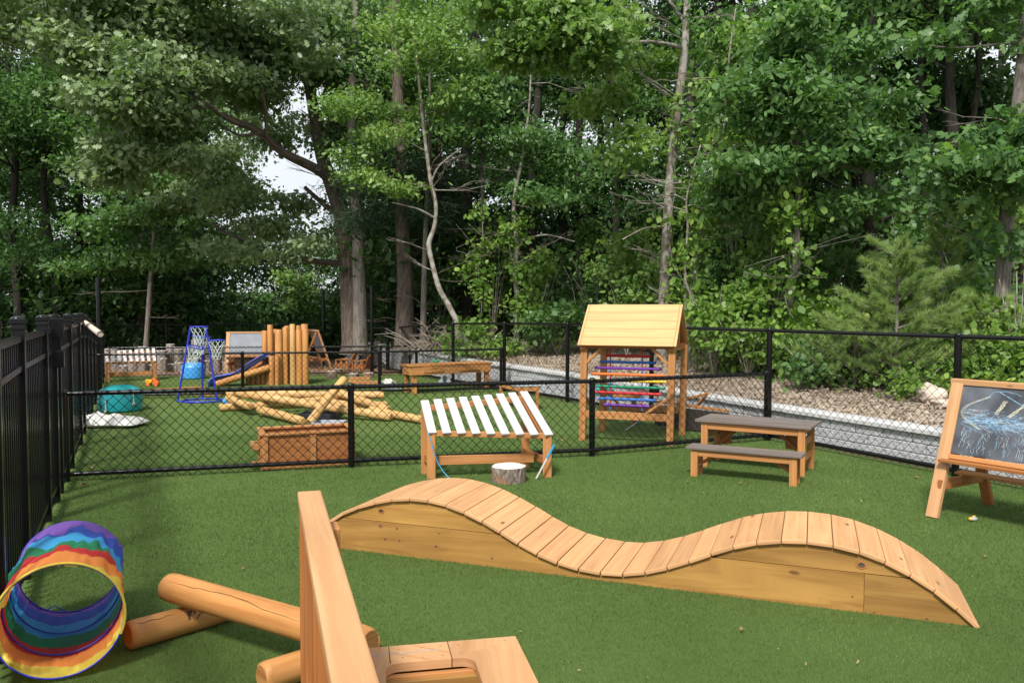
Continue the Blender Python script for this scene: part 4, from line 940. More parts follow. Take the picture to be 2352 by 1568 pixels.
# white cushion
def cushion():
    c = G(252, 978); t = thing('cushion', 'crumpled off-white cushion lying on the turf by the picket fence', 'cushion', c, R(-4)); m = MB(); nx, ny = 44, 26; vs = []; w, d = .90, .50
    for side in (1, -1):
        for j in range(ny + 1):
            for i in range(nx + 1):
                u = i / nx * 2 - 1; v = j / ny * 2 - 1; e = max(0, (1 - u ** 4)) ** .6 * max(0, (1 - v ** 4)) ** .6
                nz = mnoise.noise(V3((u * 2.5, v * 2, 3))) * .4 + .25 * mnoise.noise(V3((u * 6 + v * 3, v * 5, 1)))
                x = u * w / 2 * (1 - .06 * v * v); y = v * d / 2 * (1 - .12 * u * u) + .02 * math.sin(u * 5)
                z = .045 + (.075 if side > 0 else .04) * side * e * (1 + (1.3 * nz if side > 0 else 0)) + (.045 * e * math.exp(-((u + .42) / .28) ** 2) if side > 0 else 0)
                vs.append(V3((x, y, max(z, .004))))
    fs = []; o = (nx + 1) * (ny + 1)
    for j in range(ny):
        for i in range(nx): k = j * (nx + 1) + i; fs.append((k, k + 1, k + nx + 2, k + nx + 1)); fs.append((o + k, o + k + nx + 1, o + k + nx + 2, o + k + 1))
    m._add(vs, fs, [[(0, 0)] * 4] * len(fs), True); m.build('cover', M_WHITE, t)
cushion()
# drums
def drum(label, c, r, h, mat, group, mallets):
    t = thing('drum', label, 'drum', c, 0, group); m = MB(); m.lathe([(0, .01), (r * .96, .01), (r * .97, .03), (r, h * .72), (r * .985, h * .76), (r * .9, h * .9), (r * .6, h * 1.03), (r * .25, h * 1.08), (0, h * 1.085)], n=36); m.build('shell', mat, t)
    m = MB(); m.lathe([(r * 1.0, h * .71), (r * 1.012, h * .725), (r * 1.0, h * .74)], n=36); m.build('seam', mat, t)
    for an, z0, z1 in mallets:
        m = MB(); q = V3((math.cos(an) * (r + .02), math.sin(an) * (r + .02), 0)); m.tube([q + V3((0, 0, z0)), q + V3((0, 0, z1))], .008, 8); m.ball(q + V3((0, 0, z0)), .024, 10); m.build('mallet', M_SLAT, t)
drum('large teal plastic drum with two hanging white mallets, behind the white cushion', G(277, 945.5) * 1.012, .305, .355, M_TEAL, 'plastic play drums', [(-1.75, .03, .22), (-.55, .12, .36)])
drum('bright blue plastic drum beside the stump row, behind the hoop stand', G(444, 871.5) * 1.014, .25, .34, M_BLUEPL, 'plastic play drums', [(-2.3, .03, .2)])
# basketball stand
def hoops():
    c = P(465, 922, 13.0); c.z = 0; t = thing('hoop_stand', 'blue metal ball stand with four hoops and white nets', 'hoop stand', c)
    q = lambda u, v, dy=0: P(u, v, 13.0 + dy) - c
    legs = [((408, 921), (438, 750), 0, 0), ((499, 925), (473, 750), -.05, 0), ((465, 922), (465, 770), .35, .25)]
    for (u0, v0), (u1, v1), d0, d1 in legs:
        a = q(u0, v0, d0); a.z = .01; m = MB(); m.tube([a, q(u1, v1, d1)], .016, 10); m.build('leg', M_NAVY, t)
    m = MB(); pts = [V3((.32 * math.cos(k * math.tau / 30) + .0, .28 * math.sin(k * math.tau / 30), .014)) for k in range(31)]; m.tube(pts, .012, 8); m.tube([V3((-.35, -.15, .014)), V3((.3, -.16, .014))], .01, 8); m.build('base_ring', M_NAVY, t)
    for (u, v, dy, tx) in ((457, 750, -.02, 0), (462, 773, .22, .1), (497, 781, .0, .0), (451, 797, -.15, .28)):
        cc = q(u, v, dy); rr = .14; R_ = Matrix.Rotation(tx, 3, 'Y'); m = MB()
        ring = lambda r_, z, ph=0, n=24: [cc + R_ @ V3((r_ * math.cos(k * math.tau / n + ph), r_ * math.sin(k * math.tau / n + ph), z)) for k in range(n + 1)]
        m.tube(ring(rr, 0), .009, 8); h_ = m.build('hoop', M_NAVY, t)
        m = MB(); lv = [(rr, 0), (rr * .86, -.06), (rr * .66, -.12), (rr * .54, -.18), (rr * .50, -.24), (rr * .55, -.29)]; nn = 9
        for i in range(5):
            for k in range(nn):
                for s in (.5, -.5):
                    a = cc + R_ @ V3((lv[i][0] * math.cos((k + i * .5) * math.tau / nn), lv[i][0] * math.sin((k + i * .5) * math.tau / nn), lv[i][1])); b = cc + R_ @ V3((lv[i + 1][0] * math.cos((k + i * .5 + s) * math.tau / nn), lv[i + 1][0] * math.sin((k + i * .5 + s) * math.tau / nn), lv[i + 1][1]))
                    wire(m, a, b, .0032)
        m.build('net', M_NET, h_)
hoops()
m = MB(); m.ball((0, 0, .06), .075, 16, (1.2, 1.2, .9)); o = m.build('ball', M_BLUEPL); o.location = G(524, 930); setp(o, 'small blue ball on the turf left of the log pile', 'ball')
# truck
def truck():
    t = thing('toy_truck', 'small yellow and orange toy truck on the turf by the far slatted bench', 'toy truck', G(352, 886), R(4)); m = MB(); m.prism([V3((-.13, -.05, .06)), V3((-.02, -.05, .06)), V3((.0, -.05, .13)), V3((-.14, -.05, .13))], (0, 0, 0), (0, .1, 0)); m.build('bed', M_TRUCKY, t, bev=.006)
    m = MB(); m.prism([V3((.0, -.05, .05)), V3((.12, -.05, .05)), V3((.12, -.05, .09)), V3((.08, -.05, .10)), V3((.06, -.05, .15)), V3((.0, -.05, .15))], (0, 0, 0), (0, .1, 0)); m.build('cab', M_TRUCKO, t, bev=.006)
    for x in (-.08, .07):
        for y in (-.06, .04): m = MB(); m.tube([(x, y, .035), (x, y + .022, .035)], .034, 14); m.build('wheel', M_TRUCKO, t)
truck()
# log fort with slide
def fort():
    c = V3((-4.6, 16.1, 0)); t = thing('log_fort', 'log fort of upright poles with a blue slide', 'play fort', c); q = lambda x, y, D=16.0: P((800 + x / 2.94) / 1.7415, (1200 + y / 2.94) / 1.7415, D)
    for x0, x1, top, D in ((725, 790, 358, 16.15), (790, 858, 290, 16.15), (862, 905, 340, 16.35), (880, 965, 345, 16.0), (968, 1035, 320, 16.05), (990, 1050, 302, 16.5), (1052, 1120, 282, 15.98), (1125, 1200, 350, 16.0), (1130, 1185, 298, 16.5), (1200, 1275, 340, 16.0), (1185, 1270, 282, 16.35), (806, 880, 655, 15.9), (880, 930, 640, 15.85)):
        r = (x1 - x0) / 2 / 2.94 / 1.7415 / F * D; a = q((x0 + x1) / 2, top, D); m = MB(); m.tube([V3((a.x, D, 0)), V3((a.x, D, a.z * .5)), V3((a.x, D, a.z - .012)), V3((a.x, D, a.z))], [r, r * .97, r * .96, r * .82], 16); m.build('upright_pole', M_POLE_O if x0 != 1052 else M_POLE, t, world=True)
    for i in range(5):
        x = 560 + i * 58; z = .16 + i * .052; a = q(x, 990, 15.95); r = .05; m = MB(); m.tube([V3((a.x, 15.98, 0)), V3((a.x, 15.98, z - .01)), V3((a.x, 15.98, z))], [r, r, r * .8], 14); m.build('upright_pole', M_POLE_O, t, world=True)
    m = MB(); a = q(806, 795, 15.86); b = q(190, 1000, 15.4); b.z = max(b.z, .055); m.tube([a, b], [.067, .062], 16); m.build('sloping_log', M_POLE_O, t, world=True)
    m = MB(); a = q(806, 690, 16.3); b = q(540, 850, 16.2); m.tube([a, b], [.055, .05], 14); m.build('sloping_log', M_CEDAR_D, t, world=True)
    # slide chute
    path = [(805, 655), (740, 690), (660, 735), (560, 800), (480, 862), (410, 895), (330, 912), (240, 925), (180, 945), (145, 985), (135, 1010)]
    m = MB(); pr = [(-.2, .07), (-.185, .075), (-.17, .0), (0, -.012), (.17, .0), (.185, .075), (.2, .07)]; rows = []
    for i, (x, y) in enumerate(path):
        c_ = q(x, y, 15.95 - i * .035); rows.append([c_ + V3((0, a, b)) for a, b in pr])
    vs = [p for r_ in rows for p in r_]; n = len(pr); fs = [(i * n + k, i * n + k + 1, (i + 1) * n + k + 1, (i + 1) * n + k) for i in range(len(rows) - 1) for k in range(n - 1)]
    m._add(vs, fs, [[(0, 0)] * 4] * len(fs), True); o = m.build('slide', M_SLIDE, t, world=True); md = o.modifiers.new('s', 'SOLIDIFY'); md.thickness = .015
    m = MB(); m.box((c.x - .1, 16.35, .62), (.8, .55, .03)); m.build('deck', M_CEDAR, t, world=True)
fort()
# sand table
def sand_table():
    a = P(946, 840, 14.1); a.z = 0; b = P(1132, 833.5, 15.0); ang = math.atan2(b.y - a.y, b.x - a.x); L = 1.62; D = .45; z = .50
    t = thing('sand_table', 'long orange wooden play table behind the middle fence', 'table', a, ang)
    m = MB(); 
    for i in range(4): m.beam((-.03, D * (i + .5) / 4 - .03, z), (L + .03, D * (i + .5) / 4 - .03, z), D / 4 + .01, .028)
    m.build('table_top', M_CEDAR, t, bev=.004)
    m = MB(); m.beam((0, -.01, z - .09), (L, -.01, z - .09), .03, .15); m.beam((0, D - .06, z - .09), (L, D - .06, z - .09), .03, .15); m.beam((0, .01, z - .09), (0, D - .08, z - .09), .03, .15); m.beam((L, .01, z - .09), (L, D - .08, z - .09), .03, .15)
    m.beam((.22, -.032, z - .075), (.62, -.032, z - .075), .012, .10); m.beam((.95, -.032, z - .075), (1.38, -.032, z - .075), .012, .10); m.build('apron', M_CEDAR, t, bev=.003)
    for x in (.06, L - .06):
        for y in (.04, D - .12): m = MB(); m.beam((x, y, 0), (x, y, z - .165), .085, .06, up=(0, 1, 0)); m.build('leg', M_CEDAR, t, bev=.004)
    m = MB(); m.beam((.1, D / 2 - .03, .12), (L - .1, D / 2 - .03, .12), .03, .07); m.build('stretcher', M_CEDAR_D, t, bev=.003)
    o = thing('toy_frog', 'small green toy standing on the long play table', 'toy', P(1001, 842, 14.35), 0); o.location.z = z + .014; m = MB(); m.ball((-.025, 0, .06), .028, 10); m.ball((.025, 0, .065), .028, 10); m.ball((0, 0, .05), .035, 10, (1.1, 1, .7)); m.build('head', M_FROG, o); m = MB(); m.tube([(0, 0, 0), (0, 0, .045)], [.016, .022], 8); m.build('body', M_TRUCKY, o)
sand_table()
# small table behind the slatted bench
def small_table():
    z = .365; n = G(1191, 886, z); r = G(1238, 884.5, z); l = G(1127, 877.5, z); t = thing('side_table', 'small grey-topped orange table behind the slatted bench', 'table', (n.x, n.y, 0)); u = (r - n).normalized(); w = (l - n).normalized(); Lu = .34; Lw = (l - n).length
    w = V3((-u.y, u.x, 0)) * .65 + w * .35; w.z = 0; w.normalize()
    m = MB(); c = n + u * Lu / 2; m.prism([n - V3((0, 0, .02)), n + u * Lu - V3((0, 0, .02)), n + u * Lu + w * Lw - V3((0, 0, .02)), n + w * Lw - V3((0, 0, .02))], (0, 0, 0), (0, 0, .022)); m.build('table_top', M_GREYPL, t, world=True, bev=.003)
    for a in (.03, Lu - .03):
        for b in (.03, Lw - .03): p = n + u * a + w * b; m = MB(); m.beam(V3((p.x, p.y, 0)), V3((p.x, p.y, z - .021)), .055, .045, up=u); m.build('leg', M_CEDAR, t, world=True, bev=.003)
    m = MB(); 
    for (a0, b0, a1, b1) in ((.05, .02, Lu - .05, .02), (.05, Lw - .02, Lu - .05, Lw - .02), (.02, .05, .02, Lw - .05), (Lu - .02, .05, Lu - .02, Lw - .05)): p = n + u * a0 + w * b0; q = n + u * a1 + w * b1; p.z = q.z = z - .055; m.beam(p, q, .025, .06)
    m.build('apron', M_CEDAR, t, world=True, bev=.003)
small_table()
# low planks and blocks
m = MB(); a = G(355, 905); b = G(470, 898); m.beam((0, 0, .05), (b.x - a.x, b.y - a.y, .05), .09, .09); o = m.build('balance_beam', M_CEDAR, bev=.005); o.location = a; setp(o, 'low orange balance beam on the turf behind the hoop stand', 'balance beam')
for i, (u, v, w, r_) in enumerate(((484, 908, .2, .1), (503, 907, .16, -.2))):
    m = MB(); m.box((0, 0, .02), (w, .09, .04)); m.box((.01, 0, .0601), (w * .8, .08, .038), .3); o = m.build('block_stack', M_CEDAR, bev=.003); o.location = G(u, v); o.rotation_euler.z = r_; setp(o, ['small stack of orange blocks right behind the hoop stand', 'small stack of orange blocks just before the slide foot'][i], 'blocks')
def low_frame():
    t = thing('plank_seat', 'low orange wooden frame on the turf left of the long play table', 'wooden frame', G(835, 888), R(5)); m = MB(); m.beam((-.28, 0, .10), (.28, -.03, .08), .05, .07); m.beam((-.30, .18, .15), (.12, .16, .15), .09, .05); m.build('rail', M_CEDAR, t, bev=.004)
    for x in (-.25, .24): m = MB(); m.beam((x, .0, 0), (x, .0, .11), .05, .04); m.build('leg', M_CEDAR, t)
low_frame()
# two low wooden chairs
def chair(label, loc, rz):
    t = thing('low_chair', label, 'chair', loc, rz, 'low plank chairs on the wood chips'); m = MB(); m.beam((-.02, -.14, .14), (.34, -.14, .17), .03, .07); m.beam((-.02, .14, .14), (.34, .14, .17), .03, .07); m.build('side_rail', M_CEDAR_D, t, bev=.004)
    m = MB()
    for i in range(4): m.beam((.02 + i * .08, -.16, .165 + i * .008), (.02 + i * .08, .16, .165 + i * .008), .07, .018)
    m.build('seat', M_CEDAR_D, t, bev=.003); m = MB()
    for i, hh in ((-1, .42), (0, .46), (1, .42)): m.beam((.0, i * .09, .10), (-.12, i * .09, hh), .08, .02, up=(1, 0, .3))
    m.build('backrest', M_CEDAR_D, t, bev=.004)
    m = MB(); m.beam((-.03, -.17, .30), (.30, -.17, .30), .05, .02); m.beam((-.03, .17, .30), (.30, .17, .30), .05, .02); m.build('armrest', M_CEDAR_D, t, bev=.003)
    for x in (.02, .30):
        for y in (-.165, .165): m = MB(); m.beam((x, y, 0), (x, y, .29), .04, .025); m.build('leg', M_CEDAR_D, t)
chair('low plank chair on the wood chips, the left one with its back to the right', (-3.92, 19.3, 0), R(170))
chair('low plank chair on the wood chips, the right one nearer the tall pole', (-3.42, 18.8, 0), R(155))
# stump stools and the stump row
SG = 'small stump stools on the wood chips'
for i, (u, v, r_, h, lab) in enumerate(((762, 870, .11, .16, 'small stump stool, front left one near the low chairs'), (777, 861, .11, .13, 'small stump stool right behind the front left one'), (812, 869, .12, .10, 'low flat stump left of the low orange frame'), (846, 868, .12, .11, 'low flat stump in front of the tall pole'))):
    stump(lab, G(u, v) * (1 + r_ / 17.5), r_, h, SG, 10 + i)
def stump_row():
    rg = random.Random(21); g = 'upright grey log stumps forming a row'; k = 0
    x = 236
    protos = []
    while x < 512:
        w = rg.uniform(17, 27); D = 19.2 + rg.uniform(-.2, .2); r_ = w / 2 / F * D; p = P(x + w / 2, 800, D)
        for row, (dd, hs) in enumerate(((.0, (.16, .34)), (.55, (.40, .66)))):
            h = rg.uniform(*hs)
            if row == 1 and x > 405: h += .12
            lab = 'weathered grey upright stump in the front of the stump row' if row == 0 else 'weathered grey upright stump in the taller back of the stump row'
            stump(lab, (p.x * (D + dd) / D, D + dd, 0), r_ * (1.02 + .05 * row), h, g, 20 + k, cut=M_CUTW, bk=bark_grey); k += 1
        x += w * .98
bark_grey = bark('weathered_stump_side', (.36, .31, .27), (.12, .095, .08), 2.5, 24, .8, .02)
stump_row()
# stones
def rock(label, loc, r, sq, seed, mat=M_ROCK, group='stones'):
    m = MB(); m.ball((0, 0, 0), r, 22, sq, .55, seed); o = m.build('rock', mat); o.location = loc; return setp(o, label, 'rock', group)
rock('large pale boulder on the leaf litter behind the right fence', wpos(4.6, 1.5) * 0 + P(2142, 905, 9.3), .15, (1.1, .9, .72), 3)
rock('grey boulder half hidden behind the pale boulder', P(2235, 868, 10.2), .20, (1.2, .9, .6), 5, M_ROCK_G)
rock('small flat rock on the litter right of the pale boulder', P(2170, 925, 8.8), .09, (1.7, 1, .45), 6)
rock('pale rock on the turf left of the long play table', G(892, 884) + V3((0, 0, .05)), .12, (1.1, .9, .6), 7, plain('rock_white', (.55, .53, .49), .9, var=.25, bump=.4))
rock('speckled grey rock by the left leg of the long play table', G(905, 898) + V3((0, 0, .05)), .10, (1.4, .9, .75), 9, M_ROCK_G)
m = MB(); m.tube([(0, 0, 0), (0, 0, .16)], [.09, .11], 18, cap=False); m.tube([(0, 0, 0), (0, 0, .01)], .09, 18); o = m.build('bucket', M_GREYPL); o.location = G(1013, 886) + V3((0, .1, .02)); o.rotation_euler = (.5, .9, 0); setp(o, 'grey bucket tipped over under the long play table', 'bucket')
# toy bug on the turf
def bug():
    t = thing('toy_bug', 'tiny grey and green toy lying on the turf before the easel', 'toy', G(2236, 1196), .3); m = MB(); m.ball((0, 0, .016), .024, 12, (1.3, .9, .65)); m.build('body', M_GREYPL, t); m = MB(); m.ball((-.03, 0, .018), .013, 8); m.ball((.02, .015, .03), .010, 8, (1.6, .7, .5)); m.build('head', M_TRUCKY, t)
bug()
# fallen leaves and bits on the turf
def litter_bits():
    rg = random.Random(31); spots = [(190, 1115, .05), (176, 1165, .018), (358, 1166, .015), (384, 1228, .016), (557, 1306, .018), (1580, 1107, .02), (1540, 1146, .03), (2260, 1277, .02), (1703, 1447, .022), (200, 1027, .03), (325, 1023, .03), (186, 1030, .03), (211, 1076, .03), (1288, 1014, .045), (1305, 1020, .04), (2104, 1097, .05), (1700, 1110, .03), (205, 1052, .025), (1885, 1120, .016), (935, 1210, .012), (510, 1275, .02), (1495, 1082, .03), (640, 1172, .015), (1440, 1180, .015)]
    for i, (u, v, s) in enumerate(spots):
        m = MB(); pts = []
        for k in range(7):
            a = k * math.tau / 7; rr = s * (1 if k % 2 else .55) * rg.uniform(.8, 1.2); pts.append(V3((math.cos(a) * rr, math.sin(a) * rr * .6, .004 + abs(math.sin(a)) * s * .45)))
        c = V3((0, 0, .006))
        for k in range(7): m._add([c, pts[k], pts[(k + 1) % 7]], [(0, 1, 2)], [[(0, 0)] * 3], False)
        o = m.build('fallen_leaf', M_DEADLEAF); o.location = G(u, v, .012); o.rotation_euler = (rg.uniform(-.3, .3), rg.uniform(-.3, .3), rg.uniform(0, 6)); setp(o, 'dry brown leaf scrap lying on the green turf', 'leaf', 'dry leaf scraps on the turf')
litter_bits()
def specks():
    rg = np.random.default_rng(88); n = 170; y = 2.6 * np.exp(rg.random(n) * math.log(13 / 2.6)); x = (rg.random(n) * 2 - 1) * .62 * y; lx = np.interp(y, [p[1] for p in LEFT], [p[0] for p in LEFT]); rx = np.interp(y, [p.y for p in PER], [p.x for p in PER]); k = (x > lx + .1) & (x < rx - .1)
    C = np.stack([x[k], y[k], np.full(k.sum(), .016)], 1); v = leafquads(rg, C, rg.normal(0, 1, C.shape) * [1, 1, 0], 1, .001, .013, .1, 1.6, droop=0, wid=.4, jit=.6); n = len(v) // 6
    npmesh('plant_debris', v, np.arange(n * 6).reshape(n, 6), M_LITTERLEAF, k=6, label='tiny dry plant scraps sprinkled over the turf', category='debris', kind='stuff')

# ------------------------------------------------------------------ forest
def leafquads(rg, cen, outd, per, spread, size, flat=.4, nup=.9, droop=.25, jit=.45, wid=.55, lobed=False, face=0.0):
    """leaf sprays: cen (N,3) spray centres, outd (N,3) growth directions"""
    N = len(cen) * per; c = np.repeat(cen, per, 0); od = np.repeat(outd, per, 0)
    off = rg.normal(0, 1, (N, 3)) * np.array([spread, spread, spread * flat]); pos = c + off
    axis = od * .6 + rg.normal(0, .75, (N, 3)); axis[:, 2] -= droop; axis /= np.linalg.norm(axis, axis=1, keepdims=True) + 1e-9
    nrm = rg.normal(0, .75, (N, 3)); nrm[:, 2] += nup; nrm[:, 1] -= face; nrm -= axis * (nrm * axis).sum(1, keepdims=True); nrm /= np.linalg.norm(nrm, axis=1, keepdims=True) + 1e-9
    sd = np.cross(axis, nrm); s = (size * np.clip(1 + jit * rg.normal(0, 1, N), .45, 1.9))[:, None]
    prof = LSHAPE['lobed' if lobed else 'oval']; K = len(prof); v = np.empty((N, K, 3), np.float32)
    for i, (a, b) in enumerate(prof):
        v[:, i] = pos + axis * s * a + sd * s * wid * b - nrm * s * (.14 * a * a + .25 * abs(b) * wid)
    return v.reshape(-1, 3)
LSHAPE = {'oval': [(0, 0), (.22, .36), (.55, .44), (1, 0), (.55, -.44), (.22, -.36)],
          'lobed': [(0, .02), (.2, .34), (.32, .14), (.5, .52), (.62, .18), (.82, .34), (1, 0), (.82, -.34), (.62, -.18), (.5, -.52), (.32, -.14), (.2, -.34)]}
def blob_sprays(rg, blobs, dens=1.0):
    """blobs: (x,y,z,rx,ry,rz,n)"""
    C = []; O = []
    for (x, y, z, rx, ry, rz, n) in blobs:
        n = max(1, int(n * dens)); d = rg.normal(0, 1, (n, 3)); d /= np.linalg.norm(d, axis=1, keepdims=True); r = rg.random(n) ** .45
        C.append(np.array([x, y, z]) + d * r[:, None] * np.array([rx, ry, rz])); O.append(d * np.array([1, 1, .3]))
    return np.concatenate(C), np.concatenate(O)
def crown_obj(parent, v, mat, name='crown', K=6):
    n = len(v) // K; o = ORG.get(parent, V3((0, 0, 0))) if parent else V3((0, 0, 0)); return npmesh(name, v - np.array(o, np.float32)[None], np.arange(n * K).reshape(n, K), mat, parent, k=K)
def subblobs(rg, c, rad, k, n, s=.38):
    """break an ellipsoid into k smaller blobs of foliage"""
    out = []
    for i in range(k):
        d = rg.normal(0, 1, 3); d /= np.linalg.norm(d); r = rg.random() ** .4; q = np.array(c) + d * r * np.array(rad) * .85
        sc = s * rg.uniform(.6, 1.25); out.append((q[0], q[1], q[2], rad[0] * sc, rad[1] * sc, rad[2] * sc * .75, n / k))
    return out
def trunk_part(t, pts, rad, mat, name='trunk', n=14):
    # resample with a little wander
    P_ = [V3(p) for p in pts]; m = MB(); q = []; rr = []; seg = 5
    for i in range(len(P_) - 1):
        p0 = P_[max(0, i - 1)]; p1 = P_[i]; p2 = P_[i + 1]; p3 = P_[min(len(P_) - 1, i + 2)]
        for k in range(seg):
            u = k / seg; a = .5 * ((2 * p1) + (p2 - p0) * u + (2 * p0 - 5 * p1 + 4 * p2 - p3) * u * u + (3 * p1 - p0 - 3 * p2 + p3) * u ** 3); q.append(a); rr.append(rad[i] * (1 - u) + rad[i + 1] * u)
    q.append(P_[-1]); rr.append(rad[-1]); m.tube(q, rr, n, cap=True); return m.build(name, mat, t, world=True)
def twigs(m, rg, a, b, r, depth=2):
    """small forking bare branches"""
    a = V3(a); b = V3(b); mid = a.lerp(b, .5) + V3((rg.uniform(-1, 1), rg.uniform(-1, 1), rg.uniform(-.6, 1))) * (b - a).length * .12
    m.tube([a, mid, b], [r, r * .75, r * .4], 5, cap=False)
    if depth > 0:
        for k in range(3):
            p = a.lerp(b, rg.uniform(.3, .95)); d = (b - a) * rg.uniform(.35, .6); d = Matrix.Rotation(rg.uniform(-.9, .9), 3, 'Z') @ d; d.z += rg.uniform(-.2, .3) * d.length; twigs(m, rg, p, p + d, r * .5, depth - 1)
def tree_px(label, D, path, blobs, leaf, bk, size, name='tree', per=22, spread=.26, cat='tree', seed=0, limbs=(), group=None, flat=.4, nup=.9, basez=None, dens=1, ntw=0, wid=.55, lobed=False):
    """tree traced from the photo: path [(u,v,width_px)], blobs [(u,v,dD,ru,rz,ry,n)] in metres"""
    rg = np.random.default_rng(100 + seed); pr = random.Random(seed)
    pts = [P(u, v, D + (x[0] if x else 0)) for u, v, w, *x in path]; rad = [w / 2 / F * (D + (x[0] if x else 0)) for u, v, w, *x in path]
    bz = basez if basez is not None else max(-.02, floor_z((pts[0].x, pts[0].y)) - .05)
    base = V3((pts[0].x, pts[0].y, bz)); t = thing(name, label, cat, base, 0, group)
    if pts[0].z > bz + .02: pts = [V3((pts[0].x, pts[0].y, bz))] + pts; rad = [rad[0] * 1.35] + rad
    trunk_part(t, pts, rad, bk)
    for lp in limbs:
        q = [P(u, v, D + (x[0] if x else 0)) for u, v, w, *x in lp]; trunk_part(t, q, [w / 2 / F * D for u, v, w, *x in lp], bk, 'branch', 8)
    if ntw:
        for k in range(ntw):
            m = MB(); i = pr.randint(max(1, len(pts) // 3), len(pts) - 1); p = pts[i - 1].lerp(pts[i], pr.random()); a = pr.uniform(0, math.tau); l = pr.uniform(.5, 1.3); twigs(m, pr, p, p + V3((math.cos(a) * l, math.sin(a) * l * .6, pr.uniform(-.1, .5) * l)), .012, 2); m.build('twig', bk, t, world=True)
    if blobs:
        bl = []
        for (u, v, dD, ru, ry, rz, n) in blobs:
            c = P(u, v, D + dD); bl += subblobs(rg, tuple(c), (ru, ry, rz), max(3, int(n / 14)), n)
        C, O = blob_sprays(rg, bl, dens); crown_obj(t, leafquads(rg, C, O, per, spread, size, flat, nup * .8, wid=wid, lobed=lobed, face=.6), leaf, K=12 if lobed else 6)
    return t
FT = 'trees of the wood behind the fences'
# the big spreading oak at the left: dark leaning trunk, long arching limb, grey-green foliage
tree_px('big spreading oak with a long arching limb reaching left over the back of the yard', 20.5, [(808, 780, 46), (800, 640, 40), (790, 520, 38), (768, 440, 36), (740, 360, 30), (720, 250, 26), (700, 120, 22), (690, -80, 16)],
    [(150, 60, -3, 2.2, 2.0, 1.0, 150), (330, 60, -3, 2.4, 2.2, 1.1, 220), (520, 50, -2.5, 2.2, 2.2, 1.1, 200), (640, 130, -1.5, 1.8, 1.8, 1.0, 130), (420, 170, -3, 2.2, 2.0, .85, 220), (270, 170, -3.5, 1.8, 1.8, .9, 150), (560, 190, -1.5, 1.5, 1.5, .5, 80), (300, 270, -3.2, 1.5, 1.5, .6, 100), (250, 360, -3, 1.1, 1.2, .5, 50), (360, 350, -3, .9, 1.0, .4, 35), (640, 290, 1.5, .9, .8, .4, 22), (520, 470, 0, .8, .8, .4, 22), (590, 510, 0, .8, .8, .35, 24), (640, 470, .6, .7, .7, .4, 16), (560, 575, -1.2, .8, .7, .3, 18), (700, 570, -.6, .7, .7, .3, 14), (560, 420, .4, .5, .5, .3, 8), (500, 360, 1.5, 1.1, .9, .6, 40), (440, 440, 1.5, 1.2, .9, .7, 50), (590, 340, 2, .8, .7, .4, 16), (700, 60, 0, 1.8, 1.8, 1.2, 110), (800, 170, 1, 1.3, 1.6, 1.1, 70), (780, 270, .5, 1.1, 1.3, .8, 50), (250, -60, -3, 3, 2.5, 1.2, 120), (550, -70, -2, 3, 2.5, 1.2, 120)],
    M_LEAF_OAK, M_BARK_O, .115, 'oak_tree', per=44, spread=.30, lobed=True, wid=.8, seed=1, basez=.35,
    limbs=[[(835, 450, 28), (775, 420, 25, -.4), (720, 385, 22, -.9), (650, 350, 19, -1.5), (590, 300, 16, -2.1), (530, 275, 13, -2.8), (475, 240, 9, -3.3), (400, 205, 5, -3.5)], [(612, 315, 9, -2.0), (610, 250, 7, -2.2), (600, 190, 5, -2.3), (608, 120, 4, -2.3)], [(800, 605, 15), (740, 602, 13, -.2), (650, 588, 11, -.4), (580, 562, 9, -.7), (520, 535, 6, -.9), (480, 510, 4, -1)], [(640, 585, 6, -.4), (590, 585, 5, -.6), (540, 565, 3, -.8)], [(795, 505, 16), (750, 475, 12, .2), (700, 430, 9, .3)], [(480, 243, 6, -3.3), (420, 250, 5, -3.4), (360, 245, 3, -3.5)], [(600, 305, 7, -2.1), (545, 310, 5, -2.3), (480, 265, 3, -2.5)], [(740, 360, 14), (800, 320, 10), (860, 300, 7)]], ntw=26)
tree_px('straight grey-barked trunk standing beside the spreading oak', 19.8, [(828, 790, 34), (827, 700, 32), (824, 600, 29), (820, 500, 26), (815, 420, 24), (808, 300, 20), (810, 150, 16), (820, -40, 10)],
    [(850, 330, 0, 1.1, 1.1, 1.0, 50), (880, 130, 0, 1.8, 1.4, 1.2, 110), (800, 40, .5, 1.6, 1.5, 1.0, 80)], M_LEAF_MID, M_BARK_G, .10, 'tree', seed=2, per=34, basez=.5)
tree_px('stout furrowed pine trunk between the grey trunk and the crooked birch', 19.0, [(930, 790, 50), (930, 740, 42), (930, 640, 36), (925, 540, 33), (925, 460, 31), (918, 300, 28), (912, 150, 24), (905, -40, 18)],
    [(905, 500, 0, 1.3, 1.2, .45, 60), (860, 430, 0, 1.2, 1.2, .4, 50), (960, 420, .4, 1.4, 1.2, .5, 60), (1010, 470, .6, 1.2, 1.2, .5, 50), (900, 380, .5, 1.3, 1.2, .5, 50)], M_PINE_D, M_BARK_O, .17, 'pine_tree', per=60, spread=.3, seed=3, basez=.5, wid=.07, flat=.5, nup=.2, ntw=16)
tree_px('slim straight trunk right of the stout pine', 18.6, [(972, 770, 15), (974, 650, 13), (978, 520, 11), (985, 380, 9), (988, 250, 7), (985, 120, 4)], [(1010, 250, 0, .8, .8, .8, 25)], M_LEAF_MID, M_BARK_G, .10, 'tree', seed=4, ntw=8)
